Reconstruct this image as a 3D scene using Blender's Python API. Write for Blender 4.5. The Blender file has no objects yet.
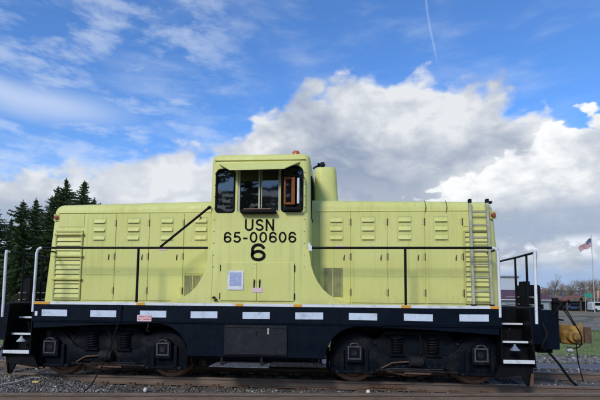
import bpy, bmesh, math, random
import numpy as np
from mathutils import Vector, Matrix, noise
random.seed(7)
C = bpy.context.scene.collection
R = math.radians
# ------------------------------------------------------------------ camera
cam = bpy.data.objects.new('camera', bpy.data.cameras.new('camera')); C.objects.link(cam)
psi, pit, rol = .0808, .08648, .00898
F = Vector((-math.sin(psi)*math.cos(pit), math.cos(psi)*math.cos(pit), math.sin(pit)))
Rt = Vector((math.cos(psi), math.sin(psi), 0)); Up = Rt.cross(F)
R2 = Rt*math.cos(rol)+Up*math.sin(rol); U2 = Up*math.cos(rol)-Rt*math.sin(rol)
m = Matrix((R2, U2, -F)).transposed().to_4x4(); m.translation = Vector((1.3684, -7.610, 1.5487))
cam.matrix_world = m
cam.data.sensor_width = 36; cam.data.lens = 26.4; cam.data.shift_y = .0962
cam.data.clip_start = .05; cam.data.clip_end = 9000
bpy.context.scene.camera = cam
sc = bpy.context.scene
sc.view_settings.view_transform = 'Standard'; sc.view_settings.look = 'None'
sc.view_settings.gamma = 1; sc.view_settings.exposure = 0.42
# ------------------------------------------------------------------ sun
SUN_EL, SUN_AZ = R(33), R(-157)           # azimuth measured from +Y towards +X
sd = Vector((math.sin(SUN_AZ)*math.cos(SUN_EL), math.cos(SUN_AZ)*math.cos(SUN_EL), math.sin(SUN_EL)))
sl = bpy.data.lights.new('sun', 'SUN'); sl.energy = 1.6; sl.angle = R(13); sl.color = (1, .96, .88)
so = bpy.data.objects.new('sun', sl); C.objects.link(so); so.rotation_euler = sd.to_track_quat('Z', 'Y').to_euler()

# ------------------------------------------------------------------ node helper
class NT:
    def __init__(s, tree): s.t = tree; s.n = tree.nodes; s.l = tree.links
    def new(s, typ, props=None, **inp):
        n = s.n.new(typ)
        for k, v in (props or {}).items(): setattr(n, k, v)
        for k, v in inp.items():
            key = int(k[1:]) if (k[0] == 'i' and k[1:].isdigit()) else k.replace('_', ' ')
            s.set(n.inputs[key], v)
        return n
    def set(s, sock, v):
        if isinstance(v, bpy.types.NodeSocket): s.l.new(v, sock)
        elif isinstance(v, bpy.types.Node): s.l.new(v.outputs[0], sock)
        else: sock.default_value = v
    def math(s, op, a, b=0.0, c=0.0, clamp=False):
        n = s.new('ShaderNodeMath', dict(operation=op, use_clamp=clamp)); s.set(n.inputs[0], a); s.set(n.inputs[1], b); s.set(n.inputs[2], c); return n.outputs[0]
    def mix(s, f, a, b, mode='MIX'):
        n = s.new('ShaderNodeMix', dict(data_type='RGBA', blend_type=mode))
        s.set(n.inputs[0], f); s.set(n.inputs[6], a); s.set(n.inputs[7], b); return n.outputs[2]
    def ramp(s, f, stops):
        n = s.n.new('ShaderNodeValToRGB'); s.set(n.inputs[0], f); e = n.color_ramp.elements
        while len(e) < len(stops): e.new(.5)
        for q, (p, c) in zip(e, stops): q.position = p; q.color = c if len(c) == 4 else (*c, 1)
        return n.outputs[0]
    def noise(s, vec, scale, det=4, rough=.55, dist=0.0):
        return s.new('ShaderNodeTexNoise', None, Vector=vec, Scale=scale, Detail=det, Roughness=rough, Distortion=dist).outputs[0]
    def mapr(s, v, a, b, c=0.0, d=1.0, smooth=False):
        n = s.n.new('ShaderNodeMapRange'); n.clamp = True
        if smooth: n.interpolation_type = 'SMOOTHSTEP'
        for i, q in enumerate((v, a, b, c, d)): s.set(n.inputs[i], q)
        return n.outputs[0]
def g(v): return (v, v, v, 1)
# ------------------------------------------------------------------ sky (world)
w = bpy.data.worlds.new('World'); sc.world = w; w.use_nodes = True
T = NT(w.node_tree); T.n.clear()
tc = T.new('ShaderNodeTexCoord').outputs['Generated']
nrm = T.new('ShaderNodeVectorMath', dict(operation='NORMALIZE'), i0=tc).outputs[0]
sep = T.new('ShaderNodeSeparateXYZ', None, i0=nrm)
el = T.math('MULTIPLY', T.math('ARCSINE', sep.outputs[2]), 180/math.pi)
azn = T.math('MULTIPLY', T.math('ARCTAN2', sep.outputs[0], sep.outputs[1]), 180/math.pi)
def curve(pts, lo, hi):
    """piecewise curve azimuth(deg) -> elevation(deg)"""
    n = T.n.new('ShaderNodeFloatCurve'); cu = n.mapping.curves[0]
    P = [((a+180)/360, (e-lo)/(hi-lo)) for a, e in pts]
    cu.points[0].location = P[0]; cu.points[1].location = P[-1]
    for p in P[1:-1]: cu.points.new(*p)
    n.mapping.update()
    T.set(n.inputs[1], T.math('DIVIDE', T.math('ADD', azn, 180), 360))
    return T.math('ADD', T.math('MULTIPLY', n.outputs[0], hi-lo), lo)
sky = T.new('ShaderNodeTexSky', dict(sky_type='NISHITA', sun_disc=False, sun_elevation=SUN_EL, sun_rotation=SUN_AZ, altitude=50, air_density=1.0, dust_density=.6, ozone_density=2.6)).outputs[0]
blue = T.mix(1.0, sky, (.072, .112, .160, 1), 'MULTIPLY')
blue = T.mix(T.mapr(el, -2, 20, .40, 0), blue, (.30, .42, .62, 1))
vv = nrm
warp = T.new('ShaderNodeVectorMath', dict(operation='MULTIPLY'), i0=nrm, i1=(1, 1, 1.6)).outputs[0]
nbig = T.noise(warp, 3.2, 3, .5)
nmid = T.noise(warp, 6.5, 6, .54, .25)
nfin = T.noise(warp, 24, 5, .55, .2)
pw = T.new('ShaderNodeVectorMath', dict(operation='ADD'), i0=warp, i1=T.new('ShaderNodeVectorMath', dict(operation='SCALE'), i0=T.new('ShaderNodeTexNoise', None, Vector=warp, Scale=9.0, Detail=4.0).outputs[1], Scale=.09).outputs[0]).outputs[0]
puff = T.new('ShaderNodeTexVoronoi', dict(feature='SMOOTH_F1'), Vector=pw, Scale=13.0, Detail=2.5, Roughness=.5, Smoothness=.8).outputs[0]
# --- thin high wisps
wv = T.new('ShaderNodeMapping', None, Vector=nrm, Rotation=(0, R(12), R(8)), Scale=(1.6, 1.0, 5.5)).outputs[0]
wis = T.noise(wv, 2.8, 7, .58, .18)
wisl = T.noise(nrm, 2.3, 2, .5)
wmask = T.math('MULTIPLY', T.mapr(wis, .45, .80, 0, .40, True), T.mapr(wisl, .38, .62, .25, 1))
ripv = T.new('ShaderNodeMapping', None, Vector=nrm, Rotation=(0, R(-14), 0), Scale=(7, 5, 19)).outputs[0]
rip = T.mapr(T.noise(ripv, 1.6, 6, .58, .15), .42, .70, 0, .42, True)
ripm = T.math('MULTIPLY', rip, T.mapr(azn, -4, -22, 0, 1, True))
bankv = T.math('MULTIPLY', T.mapr(T.math('ABSOLUTE', T.math('SUBTRACT', T.math('ADD', el, T.math('MULTIPLY', nbig, 6)), 24.0)), 0, 3.2, 1, 0, True), T.mapr(azn, -22, -36, 0, .55, True))
wm = T.math('MAXIMUM', T.math('MAXIMUM', wmask, ripm), bankv)
col = T.mix(wm, blue, (.58, .64, .72, 1))
# --- main cloud bank
b1 = curve([(-180, 16), (-90, 15), (-45, 15), (-36, 16.2), (-27.5, 17.6), (-18, 19.8), (-12.5, 22.8), (-8, 25.6), (-4, 27.3), (1, 28.2), (6, 28.9), (13, 28.0), (19, 26.0), (24, 23.6), (30, 20.5), (50, 16), (90, 15), (180, 16)], 0, 40)
d1 = T.math('SUBTRACT', b1, el)
n1 = T.math('ADD', T.math('MULTIPLY', T.math('SUBTRACT', nmid, .5), 7.5), T.math('ADD', T.math('MULTIPLY', T.math('SUBTRACT', nfin, .5), 2.2), T.math('MULTIPLY', T.math('SUBTRACT', .5, puff), 4.5)))
f1 = T.math('ADD', d1, n1)
m1 = T.mapr(f1, -.6, 1.7, 0, 1, True)
thick = T.mapr(f1, 0, 14, 0, 1)
sh1 = T.math('ADD', T.math('MULTIPLY', thick, .55), T.math('MULTIPLY', T.math('SUBTRACT', nbig, .5), 1.5))
sh1 = T.math('ADD', sh1, T.math('MULTIPLY', T.math('SUBTRACT', nmid, .5), 2.2))
sh1 = T.math('ADD', sh1, T.math('MULTIPLY', T.math('SUBTRACT', nfin, .5), .7))
sh1 = T.math('ADD', sh1, T.math('MULTIPLY', T.math('SUBTRACT', puff, .45), .5))
c1 = T.ramp(sh1, [(0.0, (.60, .62, .65)), (.22, (.49, .52, .57)), (.50, (.38, .42, .49)), (1, (.23, .28, .38))])
col = T.mix(m1, col, c1)
# --- brighter low white band
lowb = T.math('MULTIPLY', T.mapr(el, 17, 12.5, 0, 1, True), T.mapr(T.math('ADD', nmid, T.math('MULTIPLY', T.math('SUBTRACT', nfin, .5), .35)), .42, .60, 0, .9, True))
lowb = T.math('MULTIPLY', lowb, T.mapr(el, 8, 11.5, 0, 1, True))
lowb = T.math('MULTIPLY', lowb, T.mapr(azn, 2, -10, 0.25, 1, True))
col = T.mix(lowb, col, (.62, .64, .68, 1))
# --- bright cumulus to the right
b2 = curve([(-180, 6), (-60, 6), (-20, 6), (0, 6), (5, 10), (8.5, 13.5), (13, 17.0), (18, 19.2), (22.5, 21.6), (27, 23.0), (31, 23.6), (36, 23), (44, 18), (56, 12), (90, 8), (180, 6)], 0, 40)
d2 = T.math('SUBTRACT', b2, el)
f2 = T.math('ADD', T.math('ADD', T.math('SUBTRACT', d2, .4), T.math('MULTIPLY', T.math('SUBTRACT', .40, puff), 7.5)), T.math('MULTIPLY', T.math('SUBTRACT', nfin, .5), 3.0))
f2 = T.math('ADD', f2, T.math('MULTIPLY', T.math('SUBTRACT', nmid, .5), 4.0))
m2 = T.mapr(f2, 0, .8, 0, 1, True)
m2 = T.math('MULTIPLY', m2, T.mapr(azn, 4, 8, 0, 1, True))
sh2 = T.math('ADD', T.math('MULTIPLY', T.mapr(f2, .5, 15, 0, 1), .55), T.math('MULTIPLY', T.math('SUBTRACT', nmid, .5), 2.1))
sh2 = T.math('ADD', sh2, T.math('MULTIPLY', T.math('SUBTRACT', nfin, .5), .9))
sh2 = T.math('ADD', sh2, T.math('MULTIPLY', T.math('SUBTRACT', puff, .35), .55))
c2 = T.ramp(sh2, [(0.0, (.73, .74, .75)), (.2, (.64, .66, .68)), (.45, (.50, .53, .58)), (.9, (.32, .37, .45))])
col = T.mix(m2, col, c2)
# --- grey rain band, light gap and blue haze at the horizon
gb = T.math('MULTIPLY', T.mapr(T.math('ABSOLUTE', T.math('SUBTRACT', T.math('ADD', el, T.math('MULTIPLY', T.math('SUBTRACT', nmid, .5), 6)), 8.6)), .8, 2.6, .8, 0, True), T.mapr(nbig, .3, .5, .55, 1))
col = T.mix(gb, col, (.28, .345, .45, 1))
hz = T.mapr(T.math('ADD', el, T.math('MULTIPLY', T.math('SUBTRACT', nmid, .5), 7)), 4.4, 2.2, 0, .85, True)
col = T.mix(hz, col, (.25, .36, .55, 1))
gp = T.math('MULTIPLY', T.mapr(T.math('ABSOLUTE', T.math('SUBTRACT', el, 5.6)), .4, 1.8, 1, 0, True), T.mapr(nfin, .45, .62, 0, .75, True))
col = T.mix(gp, col, (.72, .76, .82, 1))
# --- condensation trail
tv = T.math('SUBTRACT', azn, T.math('ADD', 11.0, T.math('MULTIPLY', T.math('SUBTRACT', 38, el), .214)))
tr = T.math('MULTIPLY', T.mapr(T.math('ABSOLUTE', T.math('ADD', tv, T.math('MULTIPLY', T.math('SUBTRACT', nmid, .5), 1.0))), .03, .24, .13, 0, True), T.math('MULTIPLY', T.mapr(el, 27.5, 29.5, 0, 1), T.mapr(el, 37, 39, 1, 0)))
col = T.mix(tr, col, (.75, .8, .86, 1))
bg = T.new('ShaderNodeBackground', None, Color=col, Strength=1.0)
T.l.new(bg.outputs[0], T.new('ShaderNodeOutputWorld').inputs[0])

# ------------------------------------------------------------------ materials
MATS = {}
def mat(name, base, rough=.6, metal=0.0, var=.15, vscale=3.0, dirt=None, dirt_amt=.3, dirt_scale=2.0, streak=0.0, bump=0.0, bscale=60, spec=.5, stretch=(1, 1, 1), fleck=None):
    if name in MATS: return MATS[name]
    M = bpy.data.materials.new(name); M.use_nodes = True; t = NT(M.node_tree)
    p = t.n['Principled BSDF']
    gm = t.new('ShaderNodeNewGeometry').outputs['Position']
    mp = t.new('ShaderNodeMapping', None, Vector=gm, Scale=stretch).outputs[0]
    nz = t.noise(mp, vscale, 6, .6)
    c = t.mix(t.mapr(nz, .3, .7), tuple(b*(1-var) for b in base)+(1,), tuple(min(1, b*(1+var)) for b in base)+(1,))
    if streak:
        sm = t.new('ShaderNodeMapping', None, Vector=gm, Scale=(14, 14, .7)).outputs[0]
        sn = t.noise(sm, 1.0, 5, .6)
        c = t.mix(t.mapr(sn, .5, .8, 0, streak), c, tuple(b*.55 for b in base)+(1,))
    if dirt:
        dn = t.noise(gm, dirt_scale, 8, .68, .3)
        c = t.mix(t.mapr(dn, .52, .72, 0, dirt_amt), c, (*dirt, 1))
    if fleck:
        fn = t.noise(gm, 34, 3, .6); f2 = t.noise(gm, 2.2, 3, .5)
        c = t.mix(t.math('MULTIPLY', t.mapr(fn, .66, .70), t.mapr(f2, .45, .6)), c, (*fleck, 1))
    t.set(p.inputs['Base Color'], c); p.inputs['Metallic'].default_value = metal
    t.set(p.inputs['Roughness'], t.mapr(t.noise(gm, vscale*3, 4), .3, .7, max(.03, rough-.1), min(1, rough+.12)))
    p.inputs['Specular IOR Level'].default_value = spec
    if bump:
        b = t.new('ShaderNodeBump', None, Strength=bump, Distance=.02, Height=t.noise(gm, bscale, 4, .6)); t.set(p.inputs['Normal'], b)
    MATS[name] = M; return M
def loco_paint():
    M = bpy.data.materials.new('yellow_green_paint'); M.use_nodes = True; t = NT(M.node_tree); p = t.n['Principled BSDF']
    gm = t.new('ShaderNodeNewGeometry').outputs['Position']; sp = t.new('ShaderNodeSeparateXYZ', None, i0=gm)
    c = t.mix(t.mapr(t.noise(gm, .9, 5, .6), .35, .65), (.64, .62, .175, 1), (.70, .68, .225, 1))
    c = t.mix(t.mapr(t.noise(gm, 5, 6, .65), .52, .75, 0, .30), c, (.60, .61, .30, 1))           # faded, chalky patches
    sm = t.new('ShaderNodeMapping', None, Vector=gm, Scale=(11, 11, .55)).outputs[0]; big = t.noise(gm, 1.1, 3, .5)
    c = t.mix(t.math('MULTIPLY', t.mapr(t.noise(sm, 1, 6, .62), .50, .78, 0, .55), t.mapr(big, .38, .62, .25, 1)), c, (.36, .34, .12, 1))   # grime runs
    s2 = t.new('ShaderNodeMapping', None, Vector=gm, Location=(3.3, 0, 0), Scale=(26, 26, 1.1)).outputs[0]
    c = t.mix(t.mapr(t.noise(s2, 1, 4, .6), .66, .76, 0, .45), c, (.30, .17, .06, 1))                # thin rust runs
    ch = t.math('MULTIPLY', t.mapr(t.noise(gm, 30, 4, .65), .66, .70), t.mapr(t.noise(gm, 1.9, 3, .5), .44, .56))
    c = t.mix(t.math('MULTIPLY', ch, .85), c, (.17, .11, .055, 1))                                    # chips
    low = t.mapr(t.math('ADD', sp.outputs[2], t.math('MULTIPLY', t.noise(gm, 3, 5, .6), .35)), 1.50, 1.75, .5, 0)
    c = t.mix(t.math('MULTIPLY', low, t.mapr(t.noise(gm, 6, 5), .4, .65)), c, (.33, .30, .12, 1))    # road dirt along the bottom
    t.set(p.inputs['Base Color'], c); t.set(p.inputs['Roughness'], t.mapr(t.noise(gm, 7, 5), .3, .7, .42, .68)); p.inputs['Specular IOR Level'].default_value = .4
    b1 = t.new('ShaderNodeBump', None, Strength=.35, Distance=.02, Height=t.noise(gm, 2.6, 2, .4))
    b2 = t.new('ShaderNodeBump', None, Strength=.08, Distance=.01, Height=t.noise(gm, 60, 4, .6), Normal=b1); t.set(p.inputs['Normal'], b2)
    MATS['yellow_green_paint'] = M; return M
YEL = loco_paint()
YELD = mat('faded_green_paint', (.52, .50, .165), .5, var=.08, vscale=2.5, dirt=(.25, .23, .10), dirt_amt=.3, streak=.3, bump=.05, bscale=14)
NAVY = mat('navy_paint', (.0018, .0050, .0115), .45, spec=.12, var=.3, vscale=2.2, dirt=(.010, .013, .015), dirt_amt=.4, dirt_scale=2.6, streak=.2, bump=.06, bscale=18)
TRK = mat('truck_paint', (.0022, .0045, .008), .6, spec=.12, var=.4, vscale=4, dirt=(.038, .030, .023), dirt_amt=.6, dirt_scale=3.5, bump=.15, bscale=30)
BLK = mat('black_paint', (.004, .004, .005), .55, spec=.15, var=.25, dirt=(.02, .018, .016), dirt_amt=.25, dirt_scale=6)
GRIM = mat('grimy_metal', (.014, .014, .016), .75, spec=.2, var=.5, vscale=9, dirt=(.12, .10, .08), dirt_amt=.4, dirt_scale=8, bump=.3)
TANK = mat('scuffed_grey_steel', (.013, .016, .020), .65, spec=.2, var=.25, vscale=5, dirt=(.045, .042, .038), dirt_amt=.4, dirt_scale=5, streak=.3, bump=.25, bscale=50)
WHT = mat('white_paint', (.72, .72, .71), .5, var=.08, dirt=(.25, .22, .18), dirt_amt=.6, dirt_scale=7)
REFL = mat('white_reflective_tape', (.60, .66, .74), .45, var=.08, vscale=8, dirt=(.28, .29, .30), dirt_amt=.75, dirt_scale=7, streak=.3)
ORG = mat('amber_reflective_tape', (.72, .33, .03), .4, var=.1)
PINK = mat('faded_pink_tag', (.72, .50, .50), .6, var=.08)
RED = mat('faded_red_print', (.55, .10, .09), .6)
INK = mat('black_lettering', (.006, .006, .006), .8, var=.1, spec=.1, dirt=(.05, .05, .025), dirt_amt=.5, dirt_scale=5, fleck=(.5, .48, .17))
RUST = mat('rust', (.12, .062, .036), .8, var=.35, vscale=14, dirt=(.07, .045, .03), dirt_amt=.5, dirt_scale=9, bump=.4, bscale=60)
RIM = mat('rusty_wheel_rim', (.24, .125, .07), .55, metal=.2, var=.3, vscale=9)
RAILT = mat('rail_head_steel', (.19, .135, .10), .5, metal=.3, var=.3, vscale=6, stretch=(.3, 3, 3), dirt=(.20, .11, .06), dirt_amt=.6, dirt_scale=3)
WOOD = mat('weathered_wood', (.14, .105, .08), .85, var=.35, vscale=5, stretch=(6, .8, 6), bump=.5, bscale=40)
ALU = mat('weathered_aluminium', (.50, .49, .45), .5, metal=.35, var=.15, vscale=8)
RUB = mat('black_rubber', (.006, .006, .007), .7, var=.2, spec=.2)
OCH = mat('yellow_ochre_paint', (.34, .19, .045), .7, spec=.25, var=.35, vscale=7, dirt=(.07, .04, .02), dirt_amt=.9, dirt_scale=6, bump=.6, bscale=22)
BRN = mat('orange_brown_varnish', (.26, .08, .025), .7, spec=.1, var=.2, vscale=8)
LAMPR = mat('red_marker_lens', (.30, .06, .02), .6, var=.2)
BEAC = mat('orange_beacon_lens', (.50, .12, .03), .25, var=.1)
MESHM = mat('olive_grille', (.27, .26, .11), .7, var=.2, vscale=10)
CREAM = mat('cream_window_frame', (.42, .43, .28), .5, var=.08)
DARKI = mat('cab_interior', (.03, .032, .028), .7, var=.3)
TREAD = mat('galvanised_tread', (.10, .105, .115), .7, var=.45, vscale=14, dirt=(.05, .05, .05), dirt_amt=.5, dirt_scale=12, bump=.7, bscale=80)
def glass(name, tint, rough=.02, op=.35):
    M = bpy.data.materials.new(name); M.use_nodes = True; t = NT(M.node_tree); t.n.clear()
    fr = t.new('ShaderNodeLayerWeight', None, Blend=.35).outputs['Fresnel']
    gl = t.new('ShaderNodeBsdfGlossy', None, Color=(.8, .85, .9, 1), Roughness=rough)
    tp = t.new('ShaderNodeBsdfTransparent', None, Color=(*tint, 1))
    df = t.new('ShaderNodeBsdfDiffuse', None, Color=(.012, .013, .013, 1))
    a = t.new('ShaderNodeMixShader', None, i0=op, i1=tp, i2=df)
    b = t.new('ShaderNodeMixShader', None, i0=t.mapr(fr, 0, 1, .05, 1), i1=a.outputs[0], i2=gl.outputs[0])
    t.l.new(b.outputs[0], t.new('ShaderNodeOutputMaterial').inputs[0]); return M
GLS = glass('dusty_window_glass', (.75, .8, .78))
GLS2 = glass('tinted_window_glass', (.5, .6, .6), .03, .5)

# ------------------------------------------------------------------ mesh helpers
WL = {}
class MB:
    def __init__(s): s.v = []; s.f = []
    def add(s, vs, fs):
        o = len(s.v); s.v += [tuple(v) for v in vs]; s.f += [tuple(i+o for i in f) for f in fs]; return s
    def box(s, x0, x1, y0, y1, z0, z1):
        return s.add([(x0,y0,z0),(x1,y0,z0),(x1,y1,z0),(x0,y1,z0),(x0,y0,z1),(x1,y0,z1),(x1,y1,z1),(x0,y1,z1)],
                     [(0,3,2,1),(4,5,6,7),(0,1,5,4),(1,2,6,5),(2,3,7,6),(3,0,4,7)])
    def prism(s, poly, a0, a1, ax='y'):
        def P(p, a): return {'y': (p[0], a, p[1]), 'x': (a, p[0], p[1]), 'z': (p[0], p[1], a)}[ax]
        n = len(poly)
        return s.add([P(p, a0) for p in poly]+[P(p, a1) for p in poly],
                     [tuple(range(n)), tuple(range(2*n-1, n-1, -1))]+[(i, (i+1) % n, n+(i+1) % n, n+i) for i in range(n)])
    def tube(s, path, r, n=8, cap=True):
        P = [Vector(p) for p in path]; rs = r if isinstance(r, (list, tuple)) else [r]*len(P)
        t0 = (P[1]-P[0]).normalized(); u = t0.cross(Vector((0, 0, 1)))
        if u.length < .05: u = t0.cross(Vector((1, 0, 0)))
        u.normalize(); vs = []
        for i, p in enumerate(P):
            t = ((P[min(i+1, len(P)-1)]-P[i]).normalized()+(P[i]-P[max(i-1, 0)]).normalized())
            t = t.normalized() if t.length > 1e-6 else t0
            u = (u-t*u.dot(t)).normalized(); v = t.cross(u)
            for k in range(n):
                a = 2*math.pi*k/n; vs.append(p+(u*math.cos(a)+v*math.sin(a))*rs[i])
        fs = [(i*n+k, i*n+(k+1) % n, (i+1)*n+(k+1) % n, (i+1)*n+k) for i in range(len(P)-1) for k in range(n)]
        if cap: fs += [tuple(range(n-1, -1, -1)), tuple(range((len(P)-1)*n, len(P)*n))]
        return s.add(vs, fs)
    def lathe(s, prof, c, ax='y', n=32):
        """prof: list of (axial, radius)"""
        vs = []
        for a, r in prof:
            for k in range(n):
                t = 2*math.pi*k/n; q = (r*math.cos(t), r*math.sin(t))
                vs.append({'y': (c[0]+q[0], c[1]+a, c[2]+q[1]), 'x': (c[0]+a, c[1]+q[0], c[2]+q[1]), 'z': (c[0]+q[0], c[1]+q[1], c[2]+a)}[ax])
        L = len(prof)
        fs = [(i*n+k, i*n+(k+1) % n, (i+1)*n+(k+1) % n, (i+1)*n+k) for i in range(L-1) for k in range(n)]
        fs += [tuple(range(n)), tuple(range((L-1)*n, L*n))]
        return s.add(vs, fs)
    def build(s, name, m, parent=None, bevel=0.0, seg=2, smooth=False, angle=40):
        V = np.array(s.v, dtype=float); c = (V.min(0)+V.max(0))/2; V -= c
        me = bpy.data.meshes.new(name); me.from_pydata(V.tolist(), [], s.f)
        bm = bmesh.new(); bm.from_mesh(me); bmesh.ops.recalc_face_normals(bm, faces=bm.faces)
        if bevel:
            es = [e for e in bm.edges if len(e.link_faces) == 2 and e.calc_face_angle(0) > R(30)]
            bmesh.ops.bevel(bm, geom=es, offset=bevel, segments=seg, affect='EDGES', profile=.5, clamp_overlap=True)
        bm.to_mesh(me); bm.free(); me.materials.append(m)
        if smooth:
            for p in me.polygons: p.use_smooth = True
            try: me.set_sharp_from_angle(angle=R(angle))
            except Exception: pass
        o = bpy.data.objects.new(name, me); C.objects.link(o)
        return place(o, c, parent)
def place(o, c, parent):
    c = Vector(c); WL[o.name] = c
    if parent: o.parent = parent; o.location = c-WL[parent.name]
    else: o.location = c
    return o
def tag(o, label=None, cat=None, group=None, kind=None):
    for k, v in (('label', label), ('category', cat), ('group', group), ('kind', kind)):
        if v: o[k] = v
    return o
def empty(name, loc, label, cat, group=None):
    o = bpy.data.objects.new(name, None); o.empty_display_size = .3; C.objects.link(o); place(o, loc, None); return tag(o, label, cat, group)
def dup(o, d, parent=None):
    c = o.copy(); C.objects.link(c); par = parent or o.parent
    return place(c, WL[o.name]+Vector(d), par)
def box(name, m, parent, b, bevel=.004, **k): return MB().box(*b).build(name, m, parent, bevel=bevel, seg=k.get('seg', 1), smooth=k.get('smooth', False))
def arc(cx, cz, r, a0, a1, n): return [(cx+r*math.cos(R(a0+(a1-a0)*i/n)), cz+r*math.sin(R(a0+(a1-a0)*i/n))) for i in range(n+1)]
def from_np(name, V, Fc, m, smooth=False):
    me = bpy.data.meshes.new(name); V = np.asarray(V, np.float32); Fc = np.asarray(Fc, np.int32); k = Fc.shape[1]
    me.vertices.add(len(V)); me.vertices.foreach_set('co', V.ravel())
    me.loops.add(Fc.size); me.loops.foreach_set('vertex_index', Fc.ravel())
    me.polygons.add(len(Fc)); me.polygons.foreach_set('loop_start', np.arange(0, Fc.size, k, dtype=np.int32))
    if smooth: me.polygons.foreach_set('use_smooth', np.ones(len(Fc), bool))
    me.update(calc_edges=True); me.validate(); me.materials.append(m)
    o = bpy.data.objects.new(name, me); C.objects.link(o); WL[o.name] = Vector((0, 0, 0)); return o

# ================================================================== GROUND
def gz(x, y):
    x = np.asarray(x, float); y = np.asarray(y, float)
    t = np.clip((y-3.4)/4.2, 0, 1); t = t*t*(3-2*t)
    z = -.175-.83*t
    e = np.clip((-3.0-x)/1.2, 0, 1); z = z+.145*e*e*(3-2*e)*np.exp(-((y-.42)/.30)**2)*(y > -2)
    z = z+.02*np.sin(x*.9+y*1.3)*np.clip((y-8)/10, 0, 1)
    return z
def ground_mat():
    M = bpy.data.materials.new('ballast_ground'); M.use_nodes = True; t = NT(M.node_tree); p = t.n['Principled BSDF']
    gm = t.new('ShaderNodeNewGeometry').outputs['Position']; s = t.new('ShaderNodeSeparateXYZ', None, i0=gm)
    vo = t.new('ShaderNodeTexVoronoi', None, Vector=gm, Scale=26.0)
    gr = t.ramp(t.noise(vo.outputs['Color'], 3, 1), [(.3, (.05, .047, .045)), (.5, (.12, .11, .10)), (.7, (.26, .25, .24))])
    pt = t.noise(gm, 1.3, 5, .6)
    gr = t.mix(t.mapr(pt, .45, .65, 0, .6), gr, (.10, .072, .052, 1))
    far = t.ramp(t.noise(gm, .12, 6, .6), [(.35, (.085, .10, .035)), (.6, (.17, .145, .09))])
    yy = t.math('ADD', s.outputs[1], t.math('MULTIPLY', t.noise(gm, .7, 4), 1.5))
    c = t.mix(t.mapr(yy, 6.5, 7.5), gr, far)
    t.set(p.inputs['Base Color'], c); p.inputs['Roughness'].default_value = .9
    b = t.new('ShaderNodeBump', None, Strength=.8, Distance=.03, Height=vo.outputs[0]); t.set(p.inputs['Normal'], b)
    return M
xs = np.concatenate([-np.geomspace(3000, 14, 26), np.linspace(-12, 12, 60), np.geomspace(14, 3000, 26)])
ys = np.concatenate([-np.geomspace(3000, 14, 16), np.linspace(-12, 12, 70), np.geomspace(12.8, 3000, 40)])
X, Y = np.meshgrid(xs, ys); Z = gz(X, Y); Z = Z+np.where((abs(X) < 13) & (Y > -13) & (Y < 3.4), np.random.RandomState(1).normal(0, .008, X.shape), 0)
nx, ny = len(xs), len(ys); idx = np.arange(nx*ny).reshape(ny, nx)
Q = np.stack([idx[:-1, :-1], idx[:-1, 1:], idx[1:, 1:], idx[1:, :-1]], -1).reshape(-1, 4)
tag(from_np('ground', np.stack([X, Y, Z], -1).reshape(-1, 3), Q, ground_mat(), True), kind='structure')

def sheet(name, y0, y1, x0, x1, dz, m, wob=.0, kind='structure', seed=0):
    rr = np.random.RandomState(seed); n = 90; xs = np.linspace(x0, x1, n); k = 8
    rows = []
    w0 = np.convolve(rr.normal(0, wob, n+8), np.ones(9)/9, 'valid')*2 if wob else np.zeros(n); w1 = np.convolve(rr.normal(0, wob, n+8), np.ones(9)/9, 'valid')*2 if wob else np.zeros(n)
    for j in range(k+1):
        yv = (y0+w0)*(1-j/k)+(y1+w1)*j/k; rows.append(np.stack([xs, yv, gz(xs, yv)+dz], -1))
    V = np.array(rows).reshape(-1, 3); i = np.arange(n*(k+1)).reshape(k+1, n)
    Qd = np.stack([i[:-1, :-1], i[:-1, 1:], i[1:, 1:], i[1:, :-1]], -1).reshape(-1, 4)
    return tag(from_np(name, V, Qd, m, True), kind=kind)
ASPH = mat('worn_asphalt', (.105, .105, .115), .85, var=.2, vscale=1.5, dirt=(.17, .16, .15), dirt_amt=.5, dirt_scale=.8, bump=.3, bscale=50)
GRASSM = mat('short_grass', (.15, .19, .045), .9, var=.3, vscale=.8, dirt=(.19, .18, .075), dirt_amt=.5, dirt_scale=.5, bump=.6, bscale=20)
LOT = mat('grey_gravel_lot', (.20, .165, .12), .9, var=.35, vscale=1.1, dirt=(.11, .09, .06), dirt_amt=.6, dirt_scale=.9, bump=.5, bscale=9)
DRY = mat('dry_brush_ground', (.20, .155, .085), .95, var=.35, vscale=.3, dirt=(.09, .075, .04), dirt_amt=.6, dirt_scale=.25)
VERGE = mat('gravel_verge', (.20, .185, .165), .9, var=.3, vscale=2, dirt=(.12, .11, .09), dirt_amt=.5, dirt_scale=1.5, bump=.6, bscale=30)
sheet('asphalt_lane', 7.9, 10.6, -30, 60, .006, ASPH, .15)
sheet('gravel_verge', 10.9, 13.3, -30, 60, .010, VERGE, .35, seed=2)
sheet('grass_field', 13.2, 29, -60, 120, .014, GRASSM, .3, seed=3)
sheet('gravel_lot', 29.5, 56, -60, 140, .018, LOT, .6, seed=4)
sheet('dry_field', 57, 110, -60, 200, .024, DRY, 1.5, seed=5)
# puddle in the ballast
pb = MB(); pb.prism([(-2.55+.75*math.cos(a)*(1+.2*math.sin(3*a)), .22+.10*math.sin(a)*(1+.25*math.cos(2*a))) for a in np.linspace(0, 2*math.pi, 28, endpoint=False)], -.163, -.156, 'z')
wt = bpy.data.materials.new('puddle_water'); wt.use_nodes = True; wp = wt.node_tree.nodes['Principled BSDF']; wp.inputs['Base Color'].default_value = (.05, .045, .04, 1); wp.inputs['Roughness'].default_value = .04
tag(pb.build('puddle', wt), kind='structure')

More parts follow.
